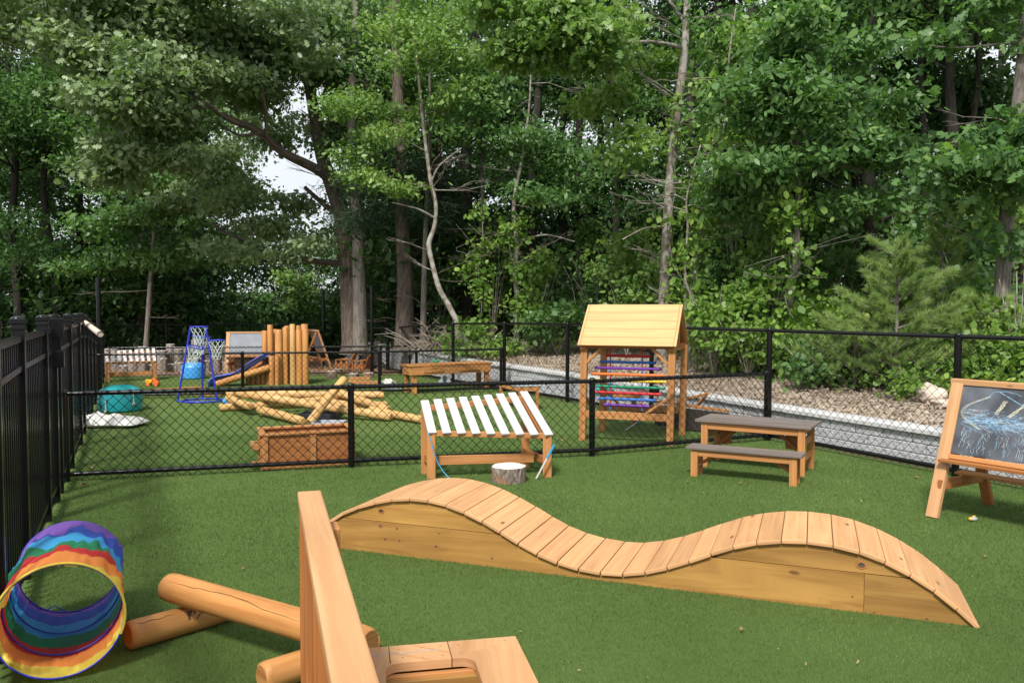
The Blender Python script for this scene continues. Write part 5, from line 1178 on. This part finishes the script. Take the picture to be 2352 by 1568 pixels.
tree_px('crooked pale birch-like tree curving up beside the stout pine', 16.8, [(1052, 752, 14), (1035, 710, 13), (1008, 660, 12), (992, 600, 11), (985, 560, 12), (998, 520, 10), (1001, 470, 9), (990, 420, 9), (980, 350, 8), (968, 250, 7), (960, 160, 6), (948, 60, 4)],
    [(930, 100, 0, 1.2, 1.0, .9, 90), (870, 230, 0, 1.2, 1.0, .7, 80), (1010, 130, 0, 1.0, .9, .7, 60), (880, 330, -.2, .9, .9, .5, 50), (900, 400, -.3, 1.0, .8, .35, 45), (980, 10, 0, 1.4, 1.2, .7, 80), (1040, 230, .5, .8, .8, .5, 40)],
    M_LEAF_LIGHT, M_BARK_B, .085, 'birch_tree', seed=5, per=30, spread=.22, limbs=[[(990, 420, 6), (1010, 380, 4), (1060, 340, 3)], [(998, 500, 5), (960, 480, 4), (900, 465, 3)]], ntw=9)
tree_px('thin winding grey tree hung with vines, right of the crooked birch', 17.2, [(1187, 765, 14), (1190, 700, 13), (1183, 620, 12), (1188, 560, 11), (1180, 500, 10), (1184, 440, 9), (1200, 360, 7), (1215, 250, 5), (1220, 150, 3)],
    [(1230, 330, 0, 1.4, 1.1, .6, 80), (1130, 300, 0, 1.1, 1.0, .6, 55), (1300, 380, 0, 1.0, .9, .5, 50), (1250, 450, 0, .9, .8, .35, 35)], M_LEAF_MID, M_BARK_B, .09, 'tree', seed=6, per=28, limbs=[[(1185, 555, 6), (1220, 545, 5), (1260, 540, 4), (1320, 555, 2.5)], [(1193, 720, 5), (1215, 700, 3), (1232, 680, 2)]], ntw=8)
tree_px('thin dark trunk wound with vines between the birch and the winding tree', 17.4, [(1103, 760, 11), (1108, 640, 10), (1110, 500, 9), (1105, 350, 7), (1108, 200, 5)], [(1100, 200, .4, 1.0, 1.0, .8, 45)], M_LEAF_MID, M_BARK_D, .12, seed=7, ntw=8)
tree_px('tall pale-barked tree rising behind the abacus house', 14.6, [(1522, 760, 27), (1525, 690, 25), (1533, 520, 23), (1540, 400, 21), (1552, 280, 20), (1566, 180, 19), (1574, 90, 17), (1580, -30, 15)],
    [(1480, 150, .8, .7, .7, .45, 30), (1400, 190, -.3, .9, .9, .5, 50), (1260, 60, -1, 1.1, .9, .5, 90), (1180, 40, -1, .9, .9, .4, 60), (1330, 110, -1, 1.0, .9, .5, 80), (1240, 130, -1, 1.0, .9, .35, 60), (1450, 60, -.5, .9, .9, .45, 50), (1640, 120, .6, .6, .7, .45, 22), (1440, 300, -.5, .35, .4, .3, 12), (1430, 370, -.5, .35, .4, .25, 10)],
    M_LEAF_LIGHT, M_BARK_B, .10, 'tree', seed=8, per=25, lobed=True, wid=.8, spread=.2, limbs=[[(1570, 110, 10), (1500, 97, 8, -.4), (1420, 98, 7, -.7), (1330, 92, 6, -1), (1280, 70, 4, -1)], [(1400, 110, 5, -.7), (1370, 130, 4, -.8), (1320, 160, 3, -1)], [(1530, 520, 6), (1480, 525, 4, -.3), (1430, 550, 2.5, -.4)], [(1555, 290, 6), (1600, 250, 5), (1660, 200, 4), (1720, 160, 3)], [(1575, 60, 7), (1540, 5, 6), (1500, -30, 5)]], ntw=14)
for k, (lab, pth, sd_) in enumerate((('thin pale leaning stem right of the abacus house, the taller of the pair', [(1582, 760, 10), (1590, 660, 9), (1608, 540, 8), (1630, 430, 8), (1655, 340, 7), (1668, 240, 6), (1675, 130, 5), (1690, 20, 3)], 9), ('thin pale upright stem right of the abacus house, the shorter of the pair', [(1575, 760, 8), (1574, 640, 7), (1580, 520, 6), (1578, 450, 4), (1610, 330, 3)], 10))):
    tree_px(lab, 13.6 - k * .3, pth, [(1700, 200, 0, .7, .7, .55, 40), (1730, 90, 0, .7, .7, .5, 34), (1740, 320, .3, .6, .6, .4, 26)] if k == 0 else [(1640, 440, 0, .35, .4, .3, 14), (1490, 340, .3, .35, .4, .3, 12)], M_LEAF_VINE, M_BARK_B, .085, 'sapling', seed=sd_, per=16, spread=.2, ntw=10)
tree_px('dark slim trunk under broad leaves, left of the young pine', 12.4, [(1800, 850, 19), (1808, 760, 17), (1818, 660, 15), (1830, 560, 14), (1834, 440, 13), (1832, 340, 11), (1850, 220, 8), (1870, 90, 5)],
    [(1720, 230, -.3, .9, .7, .5, 80), (1830, 240, -.4, 1.0, .8, .55, 100), (1950, 340, -.4, 1.0, .8, .45, 90), (1750, 390, -.2, 1.0, .8, .4, 80), (1900, 130, 0, 1.1, .9, .6, 90), (1780, 100, 0, 1.0, .9, .6, 80), (1980, 450, -.2, .9, .7, .35, 50), (2060, 250, .5, 1.0, .9, .6, 60), (1700, 500, .3, .8, .7, .4, 45)],
    M_LEAF_MID, M_BARK_G, .10, 'tree', seed=11, per=27, spread=.2, limbs=[[(1832, 345, 6), (1800, 280, 5), (1790, 200, 4)], [(1834, 440, 5), (1760, 410, 4, -.2), (1690, 400, 3, -.3)], [(1834, 400, 5), (1900, 380, 4, -.3), (1980, 390, 3, -.4)]], ntw=8)
tree_px('large straight trunk at the right edge with broad lobed leaves', 10.4, [(2288, 860, 42), (2295, 760, 36), (2303, 640, 33), (2312, 500, 32), (2330, 330, 30), (2345, 180, 27), (2362, 0, 24), (2370, -60, 22)],
    [(2260, 380, -.3, .55, .6, .3, 45), (2170, 390, -.3, .5, .5, .2, 25), (2300, 300, -.3, .5, .5, .3, 30), (2200, 470, -.2, .4, .4, .15, 12), (2350, 420, -.5, .4, .5, .3, 20), (2300, 560, 0, .4, .4, .2, 10), (2290, 60, 0, .8, .8, .5, 50)],
    M_LEAF_MID, M_BARK_G, .11, 'tree', seed=12, per=20, spread=.17, lobed=True, wid=.8, limbs=[[(2350, 95, 8), (2270, 105, 6), (2190, 110, 4), (2130, 105, 3)], [(2325, 380, 6), (2270, 380, 4, -.2), (2200, 390, 3, -.3)]], ntw=6)
# darker trees farther in
deep = [(2125, 22, 760, 15.5), (1222, 24, 760, 20), (1290, 20, 745, 21), (1075, 30, 745, 21), (1660, 22, 745, 19), (2230, 16, 745, 15), (1420, 20, 745, 20), (1960, 18, 745, 18), (1750, 20, 745, 21), (330, 20, 745, 25), (440, 24, 745, 27)]
for k, (u, w, v0, D) in enumerate(deep):
    rg = random.Random(60 + k); tree_px('dark trunked tree standing deeper in the wood, seen between nearer trees', D, [(u, v0, w), (u + rg.uniform(-6, 6), 560, w * .9), (u + rg.uniform(-15, 15), 360, w * .8), (u + rg.uniform(-25, 25), 160, w * .7), (u + rg.uniform(-40, 40), -60, w * .5)],
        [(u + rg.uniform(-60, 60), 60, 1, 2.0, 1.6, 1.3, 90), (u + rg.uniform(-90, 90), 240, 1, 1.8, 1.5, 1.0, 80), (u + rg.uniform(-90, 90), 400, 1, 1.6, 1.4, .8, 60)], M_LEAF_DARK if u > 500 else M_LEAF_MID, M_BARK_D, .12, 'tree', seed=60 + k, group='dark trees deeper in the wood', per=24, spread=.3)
# the left side: small bare leaning trunk
tree_px('slim bare leaning trunk in front of the dark wood at the left', 22.5, [(335, 800, 12), (342, 700, 11), (348, 600, 9), (355, 520, 6)], [(330, 510, 0, 1.8, 1.4, .7, 130), (370, 590, .2, 1.4, 1.2, .5, 80), (250, 600, .5, 1.4, 1.2, .6, 70), (300, 430, .5, 1.8, 1.5, .6, 110)], M_LEAF_MID, M_BARK_G, .14, 'sapling', seed=14, basez=0, ntw=5)
# filler trees: a few built, then copied
def filler(kind, seed):
    rg = np.random.default_rng(seed); pr = random.Random(seed); t = thing('tree', 'leafy tree in the wood', 'tree', (0, 0, 0)); H = pr.uniform(11, 14)
    pts = [V3((0, 0, -.1))]; x = y = 0
    for i in range(1, 7): x += pr.uniform(-.18, .18); y += pr.uniform(-.18, .18); pts.append(V3((x, y, H * i / 6)))
    trunk_part(t, pts, [.15, .13, .12, .10, .08, .05, .02], M_BARK_D, n=10)
    bl = []; m = MB()
    for k in range(16):
        z = pr.uniform(1.6, H); a = pr.uniform(0, math.tau); l = pr.uniform(1.2, 2.8) * (1 - .35 * z / H); i = min(5, int(z / H * 6)); p = pts[i].lerp(pts[i + 1], z / H * 6 - i); e = p + V3((math.cos(a) * l, math.sin(a) * l, .35 * l)); m.tube([p, p.lerp(e, .5) + V3((0, 0, .12)), e], [.04, .028, .01], 6, cap=False)
        bl.append((e.x, e.y, e.z, .95, .95, .42, 20)); bl.append((e.x * .6, e.y * .6, e.z + .1, .9, .9, .4, 13))
    m.build('branches', M_BARK_D, t)
    C, O = blob_sprays(rg, bl); crown_obj(t, leafquads(rg, C, O, 24, .26, .115, .4, .9), [M_LEAF_MID, M_LEAF_DARK, M_LEAF_MID][kind]); return t
protos = [filler(0, 501), filler(1, 502), filler(2, 503), filler(1, 504)]
pr = random.Random(77); spots = []
def az(u, D): return (u - 1176) / F * D
for D, us in ((15.5, (1720, 1960, 2200, 2460)), (19, (1560, 1850, 2080, 2330)), (21.5, (1000, 1330, 1700)), (24, (60, -120, 960, 1900, 2150)), (28, (-60, 230, 400, 940, 1110, 1500, 1750, 2000, 2250)), (34, (-100, 120, 300, 470, 900, 1200, 1600, 2000, 2400)), (26, (330,)), (29, (440, 500)), (17.5, (1620,)), (26.5, (1340,)), (31, (20, 190)), (25.5, (-40, 150))):
    for u in us: d = D + pr.uniform(-1, 1); spots.append((az(u + pr.uniform(-30, 30), d), d))
used = set()
for i, (x, y) in enumerate(spots):
    k = i % 4
    if k in used: t = duptree(protos[k])
    else: t = protos[k]; used.add(k)
    t.location = (x, y, max(-.02, floor_z((x, y)) - .02) if x > -4 else -.01); t.rotation_euler = (0, 0, pr.uniform(0, 6.28)); s = pr.uniform(.85, 1.15) * (1.25 if y > 30 else 1); t.scale = (s, s, s)
    left = x < az(600, y)
    t['label'] = 'leafy tree in the mass of the wood left of the spreading oak' if left else 'leafy tree in the mass of the wood right of the spreading oak'
    t['group'] = 'leafy trees filling the left wood' if left else 'leafy trees filling the right wood'
# far woodland mass and undergrowth
def mass():
    rg = np.random.default_rng(9); bl = []
    for k in range(270):
        D = rg.uniform(36, 50); u = rg.uniform(-150, 2500); lim = 12.5
        if 520 < u < 780: lim = 5.6
        elif 440 < u < 860: lim = 8
        z = .3 + (lim - .3) * rg.random() ** (1.0 if u < 480 else 1.5); bl.append((az(u, D), D, z, 1.9, 1.5, 1.2, 26))
    for k in range(260):      # low shade layer behind the fences
        u = rg.uniform(-150, 2450); D = rg.uniform(24, 31) if u < 900 else rg.uniform(20, 27); z = (rg.uniform(0, 4.6) if u > 900 else rg.uniform(0, 3)) if not 480 < u < 800 else rg.uniform(0, 1.6); bl.append((az(u, D), D, z, 1.3, 1.1, .8, 22))
    C, O = blob_sprays(rg, bl); v = leafquads(rg, C, O, 26, .42, .17, .4, .8); n = len(v) // 6
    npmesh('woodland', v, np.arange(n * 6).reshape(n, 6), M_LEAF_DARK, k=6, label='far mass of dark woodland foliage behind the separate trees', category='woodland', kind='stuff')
mass()
def undergrowth():
    rg = np.random.default_rng(19); tot = WLEN[-1]; C = []; 
    for k in range(2700):
        s = rg.uniform(0, tot); d = 1.9 + abs(rg.normal(0, 1.3)); 
        if s > 9.5: d += rg.uniform(.8, 2.2)
        hmax = (.25 + .95 * min(1, (d - 1.5) / 1.6)) * (.6 + .5 * math.sin(s * 1.7) ** 2); p = wpos(s, d); C.append((p.x, p.y, p.z + rg.uniform(0, hmax)))
    C = np.array(C); O = rg.normal(0, .5, C.shape); v = leafquads(rg, C, O, 20, .14, .075, .7, .9, wid=.8); n = len(v) // 6
    npmesh('undergrowth', v, np.arange(n * 6).reshape(n, 6), M_LEAF_VINE, k=6, label='light green brambles and saplings along the foot of the wood', category='undergrowth', kind='stuff')
    C = []
    for k in range(1500):
        u = rg.uniform(150, 900); D = rg.uniform(24.6, 27); C.append((az(u, D), D, rg.uniform(0, .9) ** 1.3))
    C = np.array(C); v = leafquads(rg, C, rg.normal(0, .5, C.shape), 14, .2, .10, .6, .9, wid=.7); n = len(v) // 6
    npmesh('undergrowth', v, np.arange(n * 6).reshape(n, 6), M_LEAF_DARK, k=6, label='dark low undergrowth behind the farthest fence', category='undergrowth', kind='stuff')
undergrowth()
# shrubs and vines
def shrub(label, u, D, h, w, leaf, size, seed, n=60, vt=None, group='leafy shrubs at the edge of the wood'):
    rg = np.random.default_rng(seed); pr = random.Random(seed); x = az(u, D); z0 = floor_z((x, D)); t = thing('shrub', label, 'shrub', (x, D, z0), 0, group); m = MB()
    for k in range(7):
        a = pr.uniform(0, 6.28); m.tube([V3((0, 0, 0)), V3((math.cos(a) * w * .3, math.sin(a) * w * .3, h * .5)), V3((math.cos(a) * w * .7, math.sin(a) * w * .7, h * pr.uniform(.7, 1)))], [.012, .009, .004], 6)
    m.build('stems', M_BARK_B, t); bl = subblobs(rg, (x, D, z0 + h * .55), (w, w * .8, h * .5), 8, n); C, O = blob_sprays(rg, bl); crown_obj(t, leafquads(rg, C, O, 18, .14, size, .5, .8, wid=.75, face=.5), leaf)
shrub('light green leafy shrub just right of the abacus house roof', 1640, 12.6, 1.6, .65, M_LEAF_VINE, .08, 201, 90)
shrub('light green shrub behind the fence right of the abacus house', 1720, 12.0, 1.0, .7, M_LEAF_VINE, .08, 202, 90)
shrub('tall green shrub between the slim dark trunk and the abacus house', 1760, 13.2, 2.4, .8, M_LEAF_LIGHT, .09, 203, 110)
shrub('green shrub rising just left of the abacus house', 1280, 16.6, 1.2, .8, M_LEAF_MID, .09, 204, 80)
shrub('vine-covered shrub around the winding grey tree', 1235, 17.0, 2.3, .7, M_LEAF_VINE, .085, 205, 80)
shrub('low green shrub left of the young pine', 1870, 11.0, .75, .8, M_LEAF_MID, .07, 206, 110)
shrub('tall leafy shrub behind the roof of the abacus house', 1440, 15.6, 2.5, .9, M_LEAF_LIGHT, .09, 207, 110)
shrub('light green shrub at the far right edge behind the fence', 2340, 9.4, 1.5, .45, M_LEAF_VINE, .08, 208, 50)
shrub('low light green shrub below the young pine', 2110, 9.6, .5, .35, M_LEAF_VINE, .065, 209, 30)
shrub('dense green shrub beside the slim dark trunk', 1700, 13.5, 1.3, .8, M_LEAF_MID, .08, 210, 100)
shrub('light shrub at the foot of the crooked birch', 1100, 16.6, .7, .8, M_LEAF_VINE, .08, 211, 70)
for k, (u, D, h) in enumerate(((1010, 20.5, 2.6), (1130, 19.5, 3.2), (1340, 18.5, 3.0), (1380, 17.4, 2.2), (1500, 17.5, 3.4), (1590, 16.5, 2.6), (1680, 15.5, 3.2), (1760, 16.5, 3.6), (1890, 14.5, 2.6), (1950, 15.5, 3.4), (2080, 14.0, 2.8), (2170, 13.2, 3.0), (2240, 12.4, 2.2), (2330, 12.6, 3.0), (880, 22.5, 2.2), (1260, 20, 2.2), (700, 26, 2.6), (620, 27, 2.2), (760, 25.5, 1.8))):
    shrub('tall understory sapling filling the gap between trunks inside the wood', u, D, h, .95, [M_LEAF_MID, M_LEAF_LIGHT, M_LEAF_MID][k % 3], .10, 230 + k, 95, group='understory saplings inside the wood')
def vine(label, D, path, seed, n=46):
    rg = np.random.default_rng(seed); pr = random.Random(seed); pts = [P(u + pr.uniform(-5, 5), v, D - .15 + pr.uniform(-.08, .08)) for u, v in path]; base = V3((pts[0].x, pts[0].y, floor_z((pts[0].x, pts[0].y)))); pts[0] = base + V3((0, 0, -.02)); t = thing('climbing_vine', label, 'vine', base, 0, 'vines climbing trunks'); trunk_part(t, pts, [.010] * len(pts), M_BARK_G, 'stem', 6)
    for q in range(3):
        i = pr.randint(1, len(pts) - 2); a = pts[i]; trunk_part(t, [a, a + V3((pr.uniform(-.5, .5), -.1, -.25)), a + V3((pr.uniform(-.9, .9), -.15, -.1)), a + V3((pr.uniform(-1.2, 1.2), -.1, .4))], [.006, .005, .004, .003], M_BARK_G, 'runner', 5)
    C = []
    for k in range(n):
        i = pr.randint(0, len(pts) - 2); p = pts[i].lerp(pts[i + 1], pr.random()); C.append((p.x + pr.gauss(0, .16), p.y + pr.gauss(0, .1), p.z + pr.gauss(0, .1)))
    C = np.array(C); crown_obj(t, leafquads(rg, C, rg.normal(0, .5, C.shape), 12, .10, .085, .8, .5, wid=.85), M_LEAF_VINE, 'leaves')
vine('leafy vine climbing the tall pale trunk behind the abacus house', 14.5, [(1535, 760), (1522, 680), (1540, 600), (1528, 520), (1550, 430), (1545, 340), (1562, 260), (1560, 180)], 401, 34)
vine('leafy vine climbing the thin pale stems right of the abacus house', 13.4, [(1600, 760), (1585, 660), (1610, 560), (1630, 460), (1655, 360), (1650, 280)], 402, 70)
vine('leafy vine hanging on the winding grey tree', 17.0, [(1200, 765), (1215, 700), (1190, 640), (1170, 560), (1195, 480)], 403, 60)
vine('leafy vine on the thin dark trunk beside the crooked birch', 17.2, [(1100, 760), (1112, 690), (1098, 620), (1110, 560), (1102, 480)], 404, 55)
vine('leafy vine climbing the dark slim trunk left of the young pine', 12.2, [(1805, 850), (1825, 760), (1800, 680), (1835, 600), (1815, 520), (1840, 450)], 405, 60)
# young white pine
def young_pine(label, u, v_top, D, h, w, seed, whorls=8):
    rg = np.random.default_rng(seed); pr = random.Random(seed); top = P(u, v_top, D); x = top.x; z0 = floor_z((x, D)); h = top.z - z0; t = thing('young_pine', label, 'pine', (x, D, z0), 0, 'young pines behind the right fence')
    m = MB(); m.tube([(0, 0, -.05), (.02, 0, h * .5), (0, 0, h)], [.03, .02, .006], 8); m.build('trunk', M_BARK_G, t); mb = MB(); tuft = []; od = []
    for k in range(whorls):
        zz = h * (.10 + .9 * k / whorls); l0 = w * (1 - .72 * (k / whorls) ** 1.3)
        for j in range(5):
            l = l0 * pr.uniform(.55, 1.15); a = j * math.tau / 5 + pr.uniform(-.4, .4) + k; e = V3((math.cos(a) * l, math.sin(a) * l, pr.uniform(.35, .85) * l)); p = V3((0, 0, zz + pr.uniform(-.06, .06))); mb.tube([p, p + e * .55 + V3((0, 0, -.04)), p + e], [.009, .006, .003], 5, cap=False)
            for q in ((.45, .72, 1.0) if l > .35 else (.6, 1.0)):
                tuft.append(tuple(p + e * q)); od.append(tuple(e.normalized()))
                for sgn in ((-1, 1) if l > .3 else (1,)):
                    sd2 = V3((-e.y, e.x, 0)).normalized() * sgn * l * .30 * (1.15 - q) + e * (q + .10); tuft.append(tuple(p + sd2)); od.append(tuple((e.normalized() + sd2.normalized() * .3)))
    for zz in np.linspace(.80, 1, 5): tuft.append((0, 0, h * zz)); od.append((0, 0, 1))
    mb.build('branches', M_BARK_G, t); C = np.array(tuft); O = np.array(od); kp = rg.random(len(C)) < .9; C = C[kp]; O = O[kp]; per = 130; N = len(C) * per
    c = np.repeat(C, per, 0); o = np.repeat(O, per, 0); c = c + o * rg.uniform(-.06, .03, (N, 1)); d = o * .75 + rg.normal(0, .55, (N, 3)); d[:, 2] += .35; d /= np.linalg.norm(d, axis=1, keepdims=True); L = rg.uniform(.075, .125, (N, 1)); s = np.cross(d, rg.normal(0, 1, (N, 3))); s /= np.linalg.norm(s, axis=1, keepdims=True) + 1e-9
    v = np.empty((N, 3, 3), np.float32); v[:, 0] = c - s * .0026; v[:, 1] = c + s * .0026; v[:, 2] = c + d * L
    npmesh('crown', v.reshape(-1, 3), np.arange(N * 3).reshape(N, 3), M_PINE, t, k=3)
young_pine('bushy bright green young pine behind the right fence', 2060, 560, 10.2, 1.6, .78, 301, 9)
young_pine('slender young pine with upright tips right of the bushy one', 2165, 500, 10.9, 1.6, .5, 302, 8)
young_pine('low young pine at the right edge partly behind the easel', 2265, 690, 10.0, 1.2, .75, 303, 6)
young_pine('low spreading young pine left of the bushy one', 1965, 700, 10.6, 1.1, .7, 304, 6)
# dead brush pile
def brush():
    rg = random.Random(41); x = az(1010, 17.6); z0 = floor_z((x, 17.6)); t = thing('brush_pile', 'tangled pile of grey dead branches at the foot of the stout pine', 'brush pile', (x, 17.6, z0)); m = MB()
    for k in range(85):
        a = V3((rg.uniform(-.9, .9), rg.uniform(-.4, .4), rg.uniform(0, .25))); an = rg.choice([rg.uniform(.2, 1.2), rg.uniform(2.0, 2.9)]); l = rg.uniform(.4, 1.1); b = a + V3((math.cos(an) * l, rg.uniform(-.2, .2), abs(math.sin(an)) * l * .65)); c = a.lerp(b, .5) + V3((0, 0, rg.uniform(.02, .16))); m.tube([a, c, b], [.012, .009, .004], 5, cap=False)
    m.build('branches', M_DEAD, t)
brush()
# leaf litter behind the wall, chips
def litter():
    rg = np.random.default_rng(55); C = []
    for k in range(26000):
        s = rg.uniform(0, WLEN[-1]); d = .35 + abs(rg.normal(0, 1.6)); p = wpos(s, min(d, 6)); C.append((p.x, p.y, p.z + .012 + rg.random() * .025))
    C = np.array(C); v = leafquads(rg, C, rg.normal(0, 1, C.shape) * [1, 1, 0], 1, .01, .042, .3, 1.6, droop=0, wid=.6); n = len(v) // 6
    npmesh('leaf_litter', v, np.arange(n * 6).reshape(n, 6), M_LITTERLEAF, k=6, label='brown dry leaf litter on the strip above the retaining wall', category='leaf litter', kind='stuff')
    m = MB(); pr = random.Random(3)
    for k in range(240):
        p = wpos(pr.uniform(0, WLEN[-1]), pr.uniform(.5, 3.2)); a = pr.uniform(0, 6.28); l = pr.uniform(.08, .35); p.z += .025; m.tube([p, p + V3((math.cos(a) * l * .5, math.sin(a) * l * .5, .02)), p + V3((math.cos(a) * l, math.sin(a) * l * .8, .01))], [.006, .005, .003], 5)
    m.build('twigs', M_DEAD, label='scattered dead twigs on the leaf litter', category='twigs', kind='stuff')
    C = np.stack([rg.uniform(-10, -2.6, 6000), rg.uniform(18.3, 21.5, 6000), np.full(6000, .012) + rg.random(6000) * .02], 1); v = leafquads(rg, C, rg.normal(0, 1, C.shape) * [1, 1, 0], 1, .01, .05, .3, 1.6, droop=0, wid=.5); n = len(v) // 6
    npmesh('wood_chips', v, np.arange(n * 6).reshape(n, 6), M_DEADLEAF, k=6, label='loose wood chips around the far chairs and easels', category='wood chips', kind='stuff')
litter()
specks()
